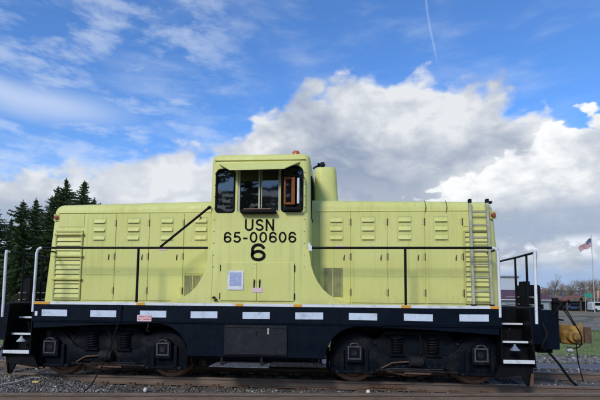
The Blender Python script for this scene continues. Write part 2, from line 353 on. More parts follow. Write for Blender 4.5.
# ballast stones (real geometry, one stuff object)
def stones(name, n, xr, yr, s0, s1, seed, cols, zoff=0.0):
    rs = np.random.RandomState(seed)
    bm = bmesh.new(); bmesh.ops.create_icosphere(bm, subdivisions=1, radius=1); bv = np.array([v.co[:] for v in bm.verts]); bf = np.array([[v.index for v in f.verts] for f in bm.faces]); bm.free()
    ang = rs.uniform(0, 2*np.pi, (n, 3)); sc_ = (rs.uniform(s0, s1, (n, 1))*rs.uniform(.5, 1.2, (n, 3)))
    px = rs.uniform(*xr, n); py = rs.uniform(*yr, n)
    J = rs.uniform(.75, 1.2, (n, 12, 1))
    V = bv[None]*J*sc_[:, None, :]
    ca, sa = np.cos(ang), np.sin(ang)
    Rz = np.zeros((n, 3, 3)); Rz[:, 0, 0] = ca[:, 0]; Rz[:, 0, 1] = -sa[:, 0]; Rz[:, 1, 0] = sa[:, 0]; Rz[:, 1, 1] = ca[:, 0]; Rz[:, 2, 2] = 1
    Rx = np.zeros((n, 3, 3)); Rx[:, 0, 0] = 1; Rx[:, 1, 1] = ca[:, 1]; Rx[:, 1, 2] = -sa[:, 1]; Rx[:, 2, 1] = sa[:, 1]; Rx[:, 2, 2] = ca[:, 1]
    V = np.einsum('nij,nkj->nki', Rz@Rx, V)
    V[:, :, 0] += px[:, None]; V[:, :, 1] += py[:, None]; V[:, :, 2] += (gz(px, py)+zoff+sc_.min(1)*.3+rs.uniform(-.01, .015, n))[:, None]
    Fc = (bf[None]+12*np.arange(n)[:, None, None]).reshape(-1, 3)
    M = bpy.data.materials.new(name+'_mat'); M.use_nodes = True; t = NT(M.node_tree)
    ri = t.new('ShaderNodeNewGeometry').outputs['Random Per Island']
    c = t.ramp(ri, cols)
    pn = t.noise(t.new('ShaderNodeNewGeometry').outputs['Position'], 1.2, 3)
    c = t.mix(t.mapr(pn, .42, .62, 0, .6), c, (.095, .066, .046, 1))
    t.set(t.n['Principled BSDF'].inputs['Base Color'], c); t.n['Principled BSDF'].inputs['Roughness'].default_value = .8
    return tag(from_np(name, V.reshape(-1, 3), Fc, M), kind='stuff')
GC = [(0, (.040, .034, .030)), (.35, (.085, .074, .064)), (.6, (.145, .125, .105)), (.85, (.235, .215, .19)), (.97, (.46, .44, .40))]
tag(stones('track_ballast', 21000, (-6.5, 8), (-.9, .60), .010, .026, 3, GC), 'grey and brown crushed stone ballast between the two near rails', 'ballast')
tag(stones('ballast_heap', 7000, (-6.5, -3.1), (-.15, 1.0), .012, .030, 8, GC), 'heap of crushed stone burying the rail at the lower left', 'ballast')
tag(stones('ballast_behind', 9000, (-8, 11), (.72, 4.6), .012, .032, 4, GC), 'grey crushed stone beneath and behind the locomotive', 'ballast')
tag(stones('verge_stones', 2500, (5, 20), (10.6, 13.4), .02, .06, 5, GC), 'scattered pale stones on the gravel verge beside the lane', 'stones')

# ================================================================== RAILS
def rail_profile(s=1.0): return [(-.065, -.15), (.065, -.15), (.065, -.138), (.012, -.122), (.010, -.045), (.036, -.034), (.036, -.006), (.030, 0), (-.030, 0), (-.036, -.006), (-.036, -.034), (-.010, -.045), (-.012, -.122), (-.065, -.138)]
def rail(p0, p1, parent):
    a, b = Vector(p0), Vector(p1); d = (b-a).normalized(); nrm_ = Vector((-d.y, d.x, 0)); mb = MB(); n = 14; P = rail_profile()
    vs = [a+nrm_*u+Vector((0, 0, v)) for u, v in P]+[b+nrm_*u+Vector((0, 0, v)) for u, v in P]
    mb.add(vs, [tuple(range(n)), tuple(range(2*n-1, n-1, -1))]+[(i, (i+1) % n, n+(i+1) % n, n+i) for i in range(n)])
    return mb.build('rail', RAILT, parent)
track = empty('railway_track', (0, 1.45, 0), 'rusty railway track under the wheels of the locomotive', 'railway track'); track['kind'] = 'structure'
del track['label']; del track['category']
rail((-60, .70, 0), (60, .70, 0), track); rail((-60, 2.20, 0), (60, 2.20, 0), track)
s0 = None; rs = random.Random(4)
for i, x in enumerate(np.arange(-6.8, 9.5, .54)):
    if s0 is None:
        s0 = sp = MB().box(x-.11, x+.11, .14, 2.76, -.32, -.150).build('sleeper', WOOD, track, bevel=.012)
    else: sp = dup(s0, (x-(-6.8)+rs.uniform(-.03, .03), rs.uniform(-.05, .05), rs.uniform(-.012, .006)))
    sp.rotation_euler.z = rs.uniform(-.02, .02)
pl0 = None
for x in np.arange(-6.8, 9.5, .54):
    if pl0 is None: pl0 = MB().box(x-.09, x+.09, .57, .83, -.152, -.140).build('tie_plate', RUST, track, bevel=.003)
    else: dup(pl0, (x+6.8, 0, 0))
sp0 = MB().box(-6.76, -6.74, .615, .635, -.142, -.118).box(-6.77, -6.73, .61, .645, -.122, -.112).build('rail_spike', RUST, track)
for i, x in enumerate(np.arange(-6.26, 9.5, .54)): dup(sp0, (x+6.8, 0, 0)); dup(sp0, (x+6.8-.09, .0, 0))
# joint bar (fishplate) and timber flangeway planks at the right half
fp = MB().box(1.95, 2.65, .655, .688, -.115, -.05).build('joint_bar', RUST, track, bevel=.006)
for i in range(4): MB().lathe([(-.018, .016), (0, .016)], (2.05+.17*i, .655, -.082), 'y', 6).build('bolt', RUST, track)
track2 = empty('siding_track', (0, -.6, 0), 'x', 'x'); track2['kind'] = 'structure'; del track2['label']; del track2['category']
dv = (5.53+3.68, .125+.979); sl_ = dv[1]/dv[0]
f2 = lambda x: -.979+(x+3.68)*sl_
rail((-30, f2(-30), 0), (6.9, f2(6.9), 0), track2); rail((6.9, f2(6.9), 0), (14, .60, 0), track2)
rail((-30, f2(-30)-1.5, 0), (14, f2(14)-1.5, 0), track2)
q0 = None
for x in np.arange(-7.2, 7, .56):
    ya = f2(x)
    if q0 is None: q0 = q = MB().box(x-.11, x+.11, ya-2.0, ya+.36, -.32, -.150).build('sleeper', WOOD, track2, bevel=.012); qx, qy = x, ya
    else: q = dup(q0, (x-qx, ya-qy, rs.uniform(-.014, .004)))
    q.rotation_euler.z = math.atan(sl_)+rs.uniform(-.02, .02)
qp = MB().box(-7.2-.09, -7.2+.09, f2(-7.2)-.13, f2(-7.2)+.13, -.152, -.138).build('tie_plate', RUST, track2, bevel=.003)
for i, x in enumerate(np.arange(-6.64, 7, .56)): dup(qp, (x+7.2, f2(x)-f2(-7.2), 0))

# ================================================================== LOCOMOTIVE
loco = empty('locomotive', (0, 1.45, 0), 'yellow-green centre-cab diesel locomotive with navy blue frame standing on the near track', 'locomotive')
L = loco
def mir(y): return 2.9-y
# frame
frame = MB().box(-4.62, 4.62, .62, 2.28, 1.10, 1.355).box(-4.12, 4.12, .06, 2.84, 1.10, 1.355).build('underframe', NAVY, L)
deck = box('deck', GRIM, L, (-4.14, 4.14, .012, 2.888, 1.357, 1.385))
box('side_sill', NAVY, L, (-4.115, 4.115, 0, .055, 1.068, 1.356), .006); box('side_sill', NAVY, L, (-4.115, 4.115, 2.845, 2.9, 1.068, 1.356), .006)
for y0, y1 in ((-.004, .010), (2.89, 2.904)): box('white_stripe', WHT, L, (-4.10, 4.10, y0, y1, 1.357, 1.406), .002)
st_lip = box('sill_lip', NAVY, L, (-4.10, 4.10, -.018, -.001, 1.050, 1.066), .003)
for x, wd in ((-3.93, .30), (-2.08, .16), (-.30, .13), (.72, .15), (2.56, .16), (4.02, .16)): box('amber_reflector', ORG, L, (x-wd/2, x+wd/2, -.010, -.0045, 1.359, 1.404), .0)
d0 = None
for k in range(-4, 5):
    if d0 is None: d0 = box('white_reflector', REFL, L, (-3.68-.239, -3.68+.239, -.006, -.0005, 1.145, 1.262), 0)
    else: dd_ = dup(d0, ((k+4)*.92+random.uniform(-.006, .006), 0, random.uniform(-.004, .004))); dd_.rotation_euler.y = random.uniform(-.012, .012)
box('number_tag', PINK, L, (-2.13, -1.87, -.012, -.0065, 1.075, 1.185), 0)
# faded red scrawl on the tag
sq = MB()
for i, (x0, x1, z) in enumerate(((-2.115, -2.05, 1.150), (-2.03, -1.97, 1.150), (-1.95, -1.89, 1.150), (-2.115, -2.06, 1.105), (-2.02, -1.96, 1.105), (-1.95, -1.885, 1.105))):
    sq.box(x0, x1, -.014, -.0125, z, z+.009)
    sq.box(x0 if i % 2 else x1-.01, x0+.01 if i % 2 else x1, -.014, -.0125, z-.008 if i < 3 else z+.01, z+.022)
sq.build('red_print', RED, L)
box('end_plate_tag', WHT, L, (-4.05, -4.00, -.006, -.001, 1.15, 1.23), 0)
for x in (-2.72, -1.38, 1.42, 2.95): box('weld_seam', NAVY, L, (x-.006, x+.006, -.0045, .001, 1.07, 1.355), .001)
b0 = None
for i in range(34):
    x = -4.0+i*.2424
    if b0 is None: b0 = MB().lathe([(-.006, .008), (0, .012)], (x, 0, 1.322), 'y', 8).build('rivet', NAVY, L)
    else: dup(b0, (i*.2424, 0, 0))
# skirt with wheel arches
poly = [(-1.76, 1.049)]+[(x, z) for x, z in arc(-1.76, .47, .57, 90, 2, 14)]+[(-1.185, .49), (1.185, .49)]+arc(1.76, .47, .57, 178, 90, 14)+[(1.76, 1.049)]
MB().prism(poly, .006, .040).build('skirt_plate', NAVY, L)
MB().prism(poly, 2.86, 2.894).build('skirt_plate', NAVY, L)
for s in (-1, 1):
    MB().prism([(s*1.76, 1.049), (s*1.76, 1.041), (s*2.9, 1.0), (s*4.08, .93), (s*4.08, 1.049)], .010, .035).build('skirt_plate', NAVY, L)
    a = arc(s*1.76, .47, .575, 90, 88-88*0+0, 1)
    MB().tube([(x, .02, z) for x, z in arc(s*1.76, .47, .572, 90, 178 if s > 0 else 2, 14)], .014, 6).build('arch_rim', NAVY, L, smooth=True)
box('fuel_tank', TRK, L, (-1.12, 1.12, .10, 2.8, .42, 1.09), .02)
tkd = box('battery_box_door', TANK, L, (-.555, .545, -.022, .004, .515, 1.035), .008)
box('latch', ALU, tkd, (.205, .235, -.05, -.022, .88, .99), .006); box('hasp', GRIM, tkd, (.0, .022, -.042, -.022, .86, .95), .004)
box('hinge_bar', GRIM, tkd, (-.54, .53, -.036, -.022, .535, .56), .006); box('hinge_bar', GRIM, tkd, (-.54, .53, -.032, -.022, .99, 1.01), .004)
bt = [MB().lathe([(-.012, .012), (0, .012)], (x, -.022, z), 'y', 6).build('bolt', GRIM, tkd) for x in (-.53, .52) for z in (.58, .77, .97)]
# tread plate under the cab
tp = MB().add([(-.80, -.05, .33), (.24, -.05, .33), (.24, .25, .375), (-.70, .25, .375), (-.80, -.05, .315), (.24, -.05, .315), (.24, .25, .36), (-.70, .25, .36)], [(0, 1, 2, 3), (7, 6, 5, 4), (0, 4, 5, 1), (1, 5, 6, 2), (2, 6, 7, 3), (3, 7, 4, 0)]).build('foot_board', TREAD, L)
for i in range(18): 
    x = -.74+i*.055
    if i == 0: r0 = MB().box(x-.012, x+.012, -.04, .0, .334, .345).build('tread_cleat', TREAD, tp)
    else: dup(r0, (i*.055, 0, 0))
for x in (-.60, .1): box('hanger', GRIM, L, (x-.02, x+.02, .02, .06, .33, .50), .003)
box('under_step_beam', GRIM, L, (.26, 1.15, -.01, .16, .33, .40), .01)
box('air_reservoir_cradle', BLK, L, (-1.1, 1.1, .5, 2.4, .22, .42), .02)

# ---------------- hoods
def hood(s, xa):
    """xa: inner x ; s: -1 left / +1 right"""
    y0, y1 = .60, 2.30
    xe = 4.375 if s < 0 else 4.40
    zt0, zt1 = 3.385, 3.325
    top = 4.235 if s < 0 else 4.27
    vs = [(xa, y0, 1.386), (s*xe, y0, 1.386), (s*xe, y1, 1.386), (xa, y1, 1.386), (xa, y0, zt0), (s*top, y0, zt1), (s*top, y1, zt1), (xa, y1, zt0)]
    mb = MB().add(vs, [(0, 3, 2, 1), (4, 5, 6, 7), (0, 1, 5, 4), (1, 2, 6, 5), (2, 3, 7, 6), (3, 0, 4, 7)])
    V = np.array(mb.v); c = (V.min(0)+V.max(0))/2
    me = bpy.data.meshes.new('hood'); me.from_pydata((V-c).tolist(), [], mb.f); bm = bmesh.new(); bm.from_mesh(me); bmesh.ops.recalc_face_normals(bm, faces=bm.faces)
    def isz(v, hi): return (v.co.z+c[2] > 3) == hi
    es = [e for e in bm.edges if all(isz(v, True) for v in e.verts) and not all(abs(v.co.x+c[0]-xa) < .01 for v in e.verts)]
    es += [e for e in bm.edges if abs(e.verts[0].co.z-e.verts[1].co.z) > 1 and all(abs(v.co.x+c[0]) > 4 for v in e.verts)]
    bmesh.ops.bevel(bm, geom=es, offset=.17, segments=6, affect='EDGES', profile=.5)
    bm.to_mesh(me); bm.free(); me.materials.append(YEL)
    for p in me.polygons: p.use_smooth = True
    me.set_sharp_from_angle(angle=R(35))
    o = bpy.data.objects.new('hood', me); C.objects.link(o); return place(o, c, L)
hl = hood(-1, -.86); hr = hood(1, .92)
def door(x0, x1, z0, z1, lc, latch=True, lx=None, y=.60):
    d = box('hood_door', YEL, L, (x0+.006, x1-.006, y-.014, y+.004, z0, z1), .004)
    for r_ in range(3):
        z = 2.905-.165*r_
        mb = MB().box(lc-.125, lc+.125, y-.017, y-.0145, z, z+.11)          # pressed surround
        mb.add([(lc-.11, y-.018, z+.098), (lc+.11, y-.018, z+.098), (lc+.11, y-.042, z+.03), (lc-.11, y-.042, z+.03), (lc-.11, y-.018, z+.022), (lc+.11, y-.018, z+.022)],
               [(0, 1, 2, 3), (3, 2, 5, 4), (0, 3, 4), (1, 5, 2), (0, 4, 5, 1)])
        mb.box(lc-.13, lc+.13, y-.0165, y-.0142, z-.012, z+.125)
        mb.build('louvre', YEL, d)
        MB().box(lc-.105, lc+.105, y-.024, y-.0175, z+.012, z+.020).build('louvre_slot', MESHM, d)
        MB().box(lc-.133, lc-.129, y-.017, y-.0142, z-.012, z+.125).box(lc+.129, lc+.133, y-.017, y-.0142, z-.012, z+.125).box(lc-.129, lc+.129, y-.017, y-.0142, z+.1255, z+.129).build('louvre_seam', MESHM, d)
    for z in (2.93, 2.28, 1.62): MB().lathe([(0, .009), (.13, .009)], (x1-.001, y-.014, z-.06), 'z', 8).build('hinge', RUST, d, smooth=True); MB().box(x1-.045, x1-.012, y-.019, y-.0145, z-.05, z+.06).build('hinge_leaf', YELD, d, bevel=.002)
    if latch:
        lx = lx or x1-.13
        mb = MB().box(lx-.008, lx+.008, y-.020, y-.0145, 2.21, 2.28); mb.tube([(lx, y-.024, 2.22), (lx+.010, y-.028, 2.32)], .006, 6)
        mb.build('latch', GRIM, d)
    mb = MB().tube([(x0+.03, y-.016, 1.93), (x1-.03, y-.016, 1.93)], .004, 6); mb.build('stiffening_crease', YEL, d)
    return d
for x0, x1, lc in ((-3.52, -2.90, -3.24), (-2.90, -2.23, -2.55), (-2.23, -1.54, -1.88)): door(x0, x1, 1.43, 3.12, lc)
door(-1.54, -.93, 1.95, 3.12, -1.21, False)
for x0, x1, lc in ((1.06, 1.655, 1.38), (1.655, 2.335, 1.97), (2.335, 3.01, 2.64), (3.01, 3.69, 3.30)): door(x0, x1, 1.43, 3.12, lc)
for a, b in ((-4.10, -.93), (1.0, 4.12)): box('drip_strip', YEL, L, (a, b, .586, .602, 3.132, 3.15), .004)
def shutter(x0, x1, z0, z1, n, y=.60):
    f = MB().box(x0, x0+.03, y-.03, y, z0, z1).box(x1-.03, x1, y-.03, y, z0, z1).box(x0+.031, x1-.031, y-.03, y, z1-.03, z1).box(x0+.031, x1-.031, y-.03, y, z0, z0+.03).build('radiator_shutter', YELD, L, bevel=.004, seg=1)
    bk = box('shutter_recess', MESHM, f, (x0+.031, x1-.031, y-.006, y-.001, z0+.031, z1-.031), 0)
    h = (z1-z0-.07)/n; s_ = None
    for i in range(n):
        z = z0+.035+i*h
        if s_ is None: s_ = MB().add([(x0+.032, y-.008, z+h-.012), (x1-.032, y-.008, z+h-.012), (x1-.032, y-.026, z+.010), (x0+.032, y-.026, z+.010), (x0+.032, y-.016, z+.004), (x1-.032, y-.016, z+.004)], [(0, 1, 2, 3), (3, 2, 5, 4), (0, 3, 4), (1, 5, 2), (0, 4, 5, 1)]).build('shutter_slat', YEL, f)
        else: dup(s_, (0, 0, i*h))
    return f
shutter(-4.13, -3.57, 1.43, 2.79, 14); shutter(3.70, 4.16, 1.43, 2.77, 14)
for z in (2.70, 2.27, 1.82):
    MB().box(-4.15, -3.55, .535, .572, z-.004, z+.045).box(-4.13, -4.09, .56, .60, z-.03, z+.03).box(-3.61, -3.57, .56, .60, z-.03, z+.03).build('grab_step', YEL, L, bevel=.01)
box('upper_panel', YEL, L, (-4.09, -3.56, .590, .602, 2.86, 3.115), .004); box('upper_panel', YEL, L, (3.70, 4.15, .590, .602, 2.84, 3.115), .004)
def grille(x0, x1, z0, z1, y=.585):
    f = MB().box(x0, x1, y-.006, y+.0, z0, z1).build('intake_grille', MESHM, L)
    n = int((x1-x0)/.03); s_ = None
    for i in range(n):
        x = x0+.015+i*.03
        if s_ is None: s_ = MB().box(x-.006, x+.006, y-.014, y-.0065, z0, z1).build('grille_bar', MESHM, f)
        else: dup(s_, (i*.03, 0, 0))
    for x in (x0, (x0+x1)/2, x1): box('grille_frame', YELD, f, (x-.008, x+.008, y-.018, y-.006, z0-.01, z1+.01), .002)
    return f
grille(1.15, 1.49, 1.54, 2.07, .585); grille(-1.51, -1.18, 1.53, 1.91, .598)
for x in (-4.135, 4.235):
    mb = MB().lathe([(-.05, .030), (-.045, .040), (0, .042)], (x, .60, 3.05), 'y', 14)
    mk = mb.build('marker_lamp', LAMPR, L, smooth=True); MB().box(x-.06, x+.06, .585, .600, 2.98, 3.12).build('lamp_base', YELD, mk, bevel=.004)
MB().tube([(-1.22, .60, 3.03), (-1.22, .54, 3.05), (-1.27, .52, 3.03)], .012, 6).build('lifting_hook', GRIM, L)
for x in (3.02, 3.40): MB().tube([(x, .585, 3.10), (x+.01, .56, 3.22), (x, .62, 3.33)], .006, 6).build('bent_rod', GRIM, L)
MB().box(4.16, 4.28, .72, .80, 3.30, 3.345).build('roof_vent', GRIM, L, bevel=.01)

# ---------------- cab
def rr_ring(x0, x1, y0, y1, r, z, n=6):
    pts = []
    for cx, cy, a in ((x1-r, y1-r, 0), (x0+r, y1-r, 90), (x0+r, y0+r, 180), (x1-r, y0+r, 270)):
        for i in range(n+1): t = R(a+90*i/n); pts.append((cx+r*math.cos(t), cy+r*math.sin(t), z))
    return pts
def loft(rings):
    n = len(rings[0]); vs = [p for r_ in rings for p in r_]
    fs = [(i*n+k, i*n+(k+1) % n, (i+1)*n+(k+1) % n, (i+1)*n+k) for i in range(len(rings)-1) for k in range(n)]+[tuple(range(n-1, -1, -1)), tuple(range((len(rings)-1)*n, len(rings)*n))]
    return MB().add(vs, fs)
cx0, cx1 = -.885, .935
rings = [rr_ring(cx0, cx1, 0, 2.9, .11, 1.386), rr_ring(cx0, cx1, 0, 2.9, .11, 2.6), rr_ring(cx0+.02, cx1-.02, .0, 2.9, .11, 3.985)]
for a in (20, 40, 60, 80):
    ins = .11*(1-math.cos(R(a))); zz = 3.985+.11*math.sin(R(a)); rings.append(rr_ring(cx0+.02+ins, cx1-.02-ins, ins, 2.9-ins, .11, zz))
rings += [rr_ring(cx0+.35, cx1-.35, .35, 2.55, .11, 4.135), rr_ring(cx0+.7, cx1-.7, .8, 2.1, .11, 4.165)]
def cutters():
    out = []
    out.append(MB().box(cx0+.05, cx1-.05, .05, 2.85, 1.5, 4.0))
    def rwin(x0, x1, z0, z1, r, ya, yb, ax='y', rt=None):
        rt = rt or r
        P = arc(x1-rt, z1-rt, rt, 0, 90, 5)+arc(x0+rt, z1-rt, rt, 90, 180, 5)+arc(x0+r, z0+r, r, 180, 270, 5)+arc(x1-r, z0+r, r, 270, 360, 5)
        return MB().prism(P, ya, yb, ax)
    for ya, yb in ((-.2, .2), (2.7, 3.1)):
        out.append(rwin(-.765, -.435, 3.025, 3.80, .05, ya, yb, rt=.09)); out.append(rwin(-.375, .392, 3.02, 3.82, .02, ya, yb)); out.append(rwin(.42, .785, 3.03, 3.84, .05, ya, yb, rt=.11))
    for xa, xb in ((-1.1, -.7), (.7, 1.1)):
        out.append(rwin(.22, .85, 2.95, 3.72, .06, xa, xb, 'x')); out.append(rwin(2.05, 2.68, 2.95, 3.72, .06, xa, xb, 'x'))
    return out
cab = loft(rings).build('cab', YEL, L)
tmp = []
for cm in cutters():
    o = cm.build('cutter', YEL); md = cab.modifiers.new('b', 'BOOLEAN'); md.operation = 'DIFFERENCE'; md.solver = 'EXACT'; md.object = o; tmp.append(o)
bpy.context.view_layer.update()
dg = bpy.context.evaluated_depsgraph_get(); nm = bpy.data.meshes.new_from_object(cab.evaluated_get(dg)); cab.modifiers.clear(); cab.data = nm
for o in tmp: bpy.data.objects.remove(o)
for p in nm.polygons: p.use_smooth = True
nm.set_sharp_from_angle(angle=R(30))
# flares (solid wedge steps either side of the cab)
FL = [(.93, 2.20), (.945, 2.08), (.985, 1.95), (1.05, 1.81), (1.14, 1.68), (1.25, 1.575), (1.38, 1.50), (1.50, 1.455), (1.62, 1.425), (1.66, 1.410)]
for s, off in ((1, 0), (-1, .045)):
    P = [(s*.80, 1.408), (s*.80, 2.35), (s*(.905 if s > 0 else .90)-0, 2.35)]+[(s*(x-(off if s < 0 else 0)), z) for x, z in FL]+[(s*1.66, 1.408)]
    MB().prism(P, -.004, .598).build('cab_flare', YEL, L, smooth=True, angle=35)
    MB().prism([(x, z) for x, z in P], 2.302, 2.904).build('cab_flare', YEL, L, smooth=True, angle=35)
# lower cab doors
for x0, x1 in ((-.645, -.002), (.004, .655)):
    d = box('cab_locker_door', YEL, L, (x0, x1, -.020, -.005, 1.452, 2.122), .005)
    hx = -.045 if x0 < -.3 else .052
    mb = MB().box(hx-.012, hx+.012, -.027, -.020, 1.68, 1.80); mb.tube([(hx, -.03, 1.71), (hx+.004, -.045, 1.83)], .009, 6); mb.build('door_handle', GRIM, d)
    for z in (2.02, 1.53):
        ex = x0-.004 if x0 < -.3 else x1+.004
        MB().lathe([(0, .010), (.11, .010)], (ex, -.018, z-.05), 'z', 8).build('hinge', GRIM, d)
box('door_paper_strip', PINK, L, (-.075, .105, -.026, -.021, 1.60, 1.685), 0)
sgn = box('notice_plate', WHT, L, (-.515, -.228, -.034, -.021, 1.64, 1.975), .006)
box('printed_square', mat('faded_blue_print', (.36, .41, .58), .5, var=.22, vscale=22), sgn, (-.475, -.268, -.0365, -.0345, 1.715, 1.945), 0)
# small bits at the base
MB().tube([(-.78, -.01, 1.50), (-.74, -.05, 1.52), (-.70, -.04, 1.47), (-.75, -.02, 1.455)], .014, 6).build('tie_down_ring', GRIM, L)
# window gaskets, frames, panes
def ring_tube(name, pts, r, m, parent, y): return MB().tube([(x, y, z) for x, z in pts+[pts[0], pts[1]]], r, 6, cap=False).build(name, m, parent, smooth=True)
def rpoly(x0, x1, z0, z1, r, rt=None):
    rt = rt or r
    return arc(x1-rt, z1-rt, rt, 0, 90, 5)+arc(x0+rt, z1-rt, rt, 90, 180, 5)+arc(x0+r, z0+r, r, 180, 270, 5)+arc(x1-r, z0+r, r, 270, 360, 5)
def pane(P, y, m, parent, th=.006): return MB().prism(P, y, y+th).build('window_pane', m, parent)
for ys_, sg in ((0, 1), (2.9, -1)):
    Yf = lambda v: ys_+sg*v
    def pn(P, v, m, par): return MB().prism(P, *sorted((Yf(v), Yf(v+.006)))).build('window_pane', m, par)
    g1 = ring_tube('window', rpoly(-.765, -.435, 3.025, 3.80, .05, .09), .018, RUB, L, Yf(0)); pn(rpoly(-.76, -.44, 3.03, 3.795, .05, .09), .02, GLS, g1)
    g3 = ring_tube('window', rpoly(.42, .785, 3.03, 3.84, .05, .11), .018, RUB, L, Yf(0)); pn(rpoly(.425, .78, 3.035, 3.835, .05, .11), .02, GLS2, g3)
    ya, yb = sorted((Yf(.012), Yf(.045)))
    f = MB().box(-.374, -.335, ya, yb, 3.021, 3.819).box(.355, .391, ya, yb, 3.021, 3.819).box(-.334, .354, ya, yb, 3.79, 3.819).box(-.334, .354, ya, yb, 3.021, 3.05).build('sliding_window', CREAM, L, bevel=.004, seg=1)
    y2 = sorted((Yf(.025), Yf(.058)))
    MB().box(-.005, .025, *y2, 3.051, 3.789).box(.045, .06, *y2, 3.051, 3.789).build('window_sash', CREAM, f, bevel=.003, seg=1)
    pn([(-.334, 3.05), (-.004, 3.05), (-.004, 3.79), (-.334, 3.79)], .045, GLS, f)
    pn([(.061, 3.05), (.354, 3.05), (.354, 3.79), (.061, 3.79)], .036, GLS2, f)
for X_, s in ((cx1, 1), (cx0, -1)):
    for a, b in ((.22, .85), (2.05, 2.68)):
        P = rpoly(a, b, 2.95, 3.72, .06)
        xx = X_-s*.012
        w_ = MB().tube([(xx, y_, z_) for y_, z_ in P+[P[0], P[1]]], .022, 6, cap=False).build('window', RUB, L, smooth=True)
        MB().prism(P, xx-.012, xx-.006, 'x').build('window_pane', GLS, w_)
# awning (visor)
aw = MB().add([(-.73, -.004, 3.915), (.74, -.004, 3.925), (.50, -.33, 3.715), (-.45, -.33, 3.705), (-.73, -.004, 3.903), (.74, -.004, 3.913), (.50, -.33, 3.700), (-.45, -.33, 3.690)],
              [(0, 1, 2, 3), (7, 6, 5, 4), (0, 4, 5, 1), (1, 5, 6, 2), (2, 6, 7, 3), (3, 7, 4, 0)]).build('sun_visor', YEL, L)
box('drip_rail', YELD, L, (-.80, .84, -.022, .004, 3.955, 3.968), .003)
# arm rest
ar = MB().box(-.30, .33, -.13, .02, 2.985, 3.045).build('arm_rest', RUB, L, bevel=.02, seg=3, smooth=True)
MB().box(-.24, .25, -.125, .0, 3.047, 3.062).build('arm_rest_board', mat('bare_wood', (.34, .20, .11), .7, var=.2), ar, bevel=.004, seg=1)
# mirror bracket in the right-hand window
mbk = MB()
mbk.tube([(.43, -.03, 3.66), (.43, -.12, 3.64), (.80, -.12, 3.64), (.80, -.03, 3.66)], .015, 6)
mbk.tube([(.43, -.12, 3.64), (.43, -.12, 3.12), (.50, -.12, 3.055), (.74, -.12, 3.055), (.80, -.12, 3.12), (.80, -.12, 3.64)], .015, 6)
mbk.box(.455, .765, -.135, -.06, 3.045, 3.075)
mbr = mbk.build('mirror_bracket', BLK, L, smooth=True)
fm = MB().box(.465, .50, -.105, -.075, 3.13, 3.62).box(.60, .66, -.105, -.075, 3.13, 3.62).box(.501, .599, -.105, -.075, 3.58, 3.62).box(.501, .599, -.105, -.075, 3.13, 3.17).build('mirror_frame', BRN, mbr, bevel=.005, seg=1)
MB().box(.501, .599, -.09, -.082, 3.171, 3.579).build('mirror_glass', GLS2, mbr)
MB().tube([(.72, -.09, 3.15), (.72, -.09, 3.60)], .022, 8).build('white_tube', WHT, mbr, smooth=True)
# interior
it = MB().box(-.6, .6, 1.2, 1.75, 1.55, 2.9).build('control_stand', DARKI, L, bevel=.03)
box('seat_back', DARKI, L, (-.2, .3, .55, .7, 2.6, 3.25), .04, seg=2)
# beacon
bc = MB().lathe([(0, .075), (.03, .075), (.035, .06)], (.625, .42, 4.125), 'z', 16).build('beacon', BLK, L, smooth=True)
MB().lathe([(.036, .07), (.11, .068), (.125, .055)], (.625, .42, 4.125), 'z', 16).build('beacon_lens', BEAC, bc, smooth=True)
# rivets down the cab edge
rv = None
for i in range(9):
    z = 2.05+i*.21
    for x in (-.79, .825):
        if rv is None: rv = MB().lathe([(-.010, .006), (-.006, .013), (0, .013)], (x, -.001, z), 'y', 8).build('rivet', YELD, L); rx, rz = x, z
        elif abs(x-rx)+abs(z-rz) > .01: dup(rv, (x-rx, 0, z-rz))
MB().lathe([(0, .022), (.07, .022)], (.915, .01, 2.40), 'z', 8).box(.90, .96, -.03, .02, 2.33, 2.42).build('rail_bracket', WHT, L)
# exhaust stack and horn
stk = loft([rr_ring(.945, 1.43, .95, 1.95, .16, 3.34), rr_ring(.945, 1.395, .97, 1.93, .16, 3.8), rr_ring(.945, 1.385, .98, 1.92, .15, 4.06), rr_ring(.965, 1.365, 1.0, 1.9, .14, 4.115)]).build('exhaust_stack', YEL, L, smooth=True)
box('stack_rim', YELD, stk, (1.0, 1.34, 1.06, 1.84, 4.116, 4.135), .004)
hn = MB().lathe([(0, .05), (.02, .045), (.08, .02), (.16, .018)], (1.0, 1.2, 4.22), 'x', 12).tube([(.90, 1.28, 4.17), (.98, 1.28, 4.22), (1.08, 1.28, 4.24)], .018, 8).box(1.06, 1.10, 1.17, 1.23, 4.13, 4.20).box(1.06, 1.14, 1.14, 1.28, 4.18, 4.26).build('air_horn', BLK, L, smooth=True)

# lettering
def el_arc(cx, cz, rx, rz, a0, a1, n=22): return [(cx+rx*math.cos(R(a0+(a1-a0)*i/n)), cz+rz*math.sin(R(a0+(a1-a0)*i/n))) for i in range(n+1)]
GLYPH = {
    '0': (.60, [(el_arc(.30, .5, .225, .425, 0, 360, 44), True)]),
    '6': (.60, [(el_arc(.305, .64, .215, .285, 12, 180)+[(.09, .50), (.08, .40)]+el_arc(.305, .315, .225, .24, 180, 540, 40), False)]),
    '5': (.60, [([(.52, .925), (.30, .925), (.155, .925), (.135, .75), (.105, .50)]+el_arc(.29, .325, .235, .25, 132, -158, 30), False)]),
    '-': (.40, [([(.04, .40), (.36, .40)], False)]),
    'U': (.70, [([(.085, 1.0), (.085, .6)]+el_arc(.35, .335, .265, .26, 180, 360)+[(.615, .6), (.615, 1.0)], False)]),
    'S': (.66, [(el_arc(.33, .725, .225, .20, 8, 238, 26)+el_arc(.33, .28, .25, .205, 62, -170, 28), False)]),
    'N': (.68, [([(.08, 0), (.08, 1.0)], False), ([(.10, .93), (.58, .07)], False), ([(.60, 0), (.60, 1.0)], False)])}
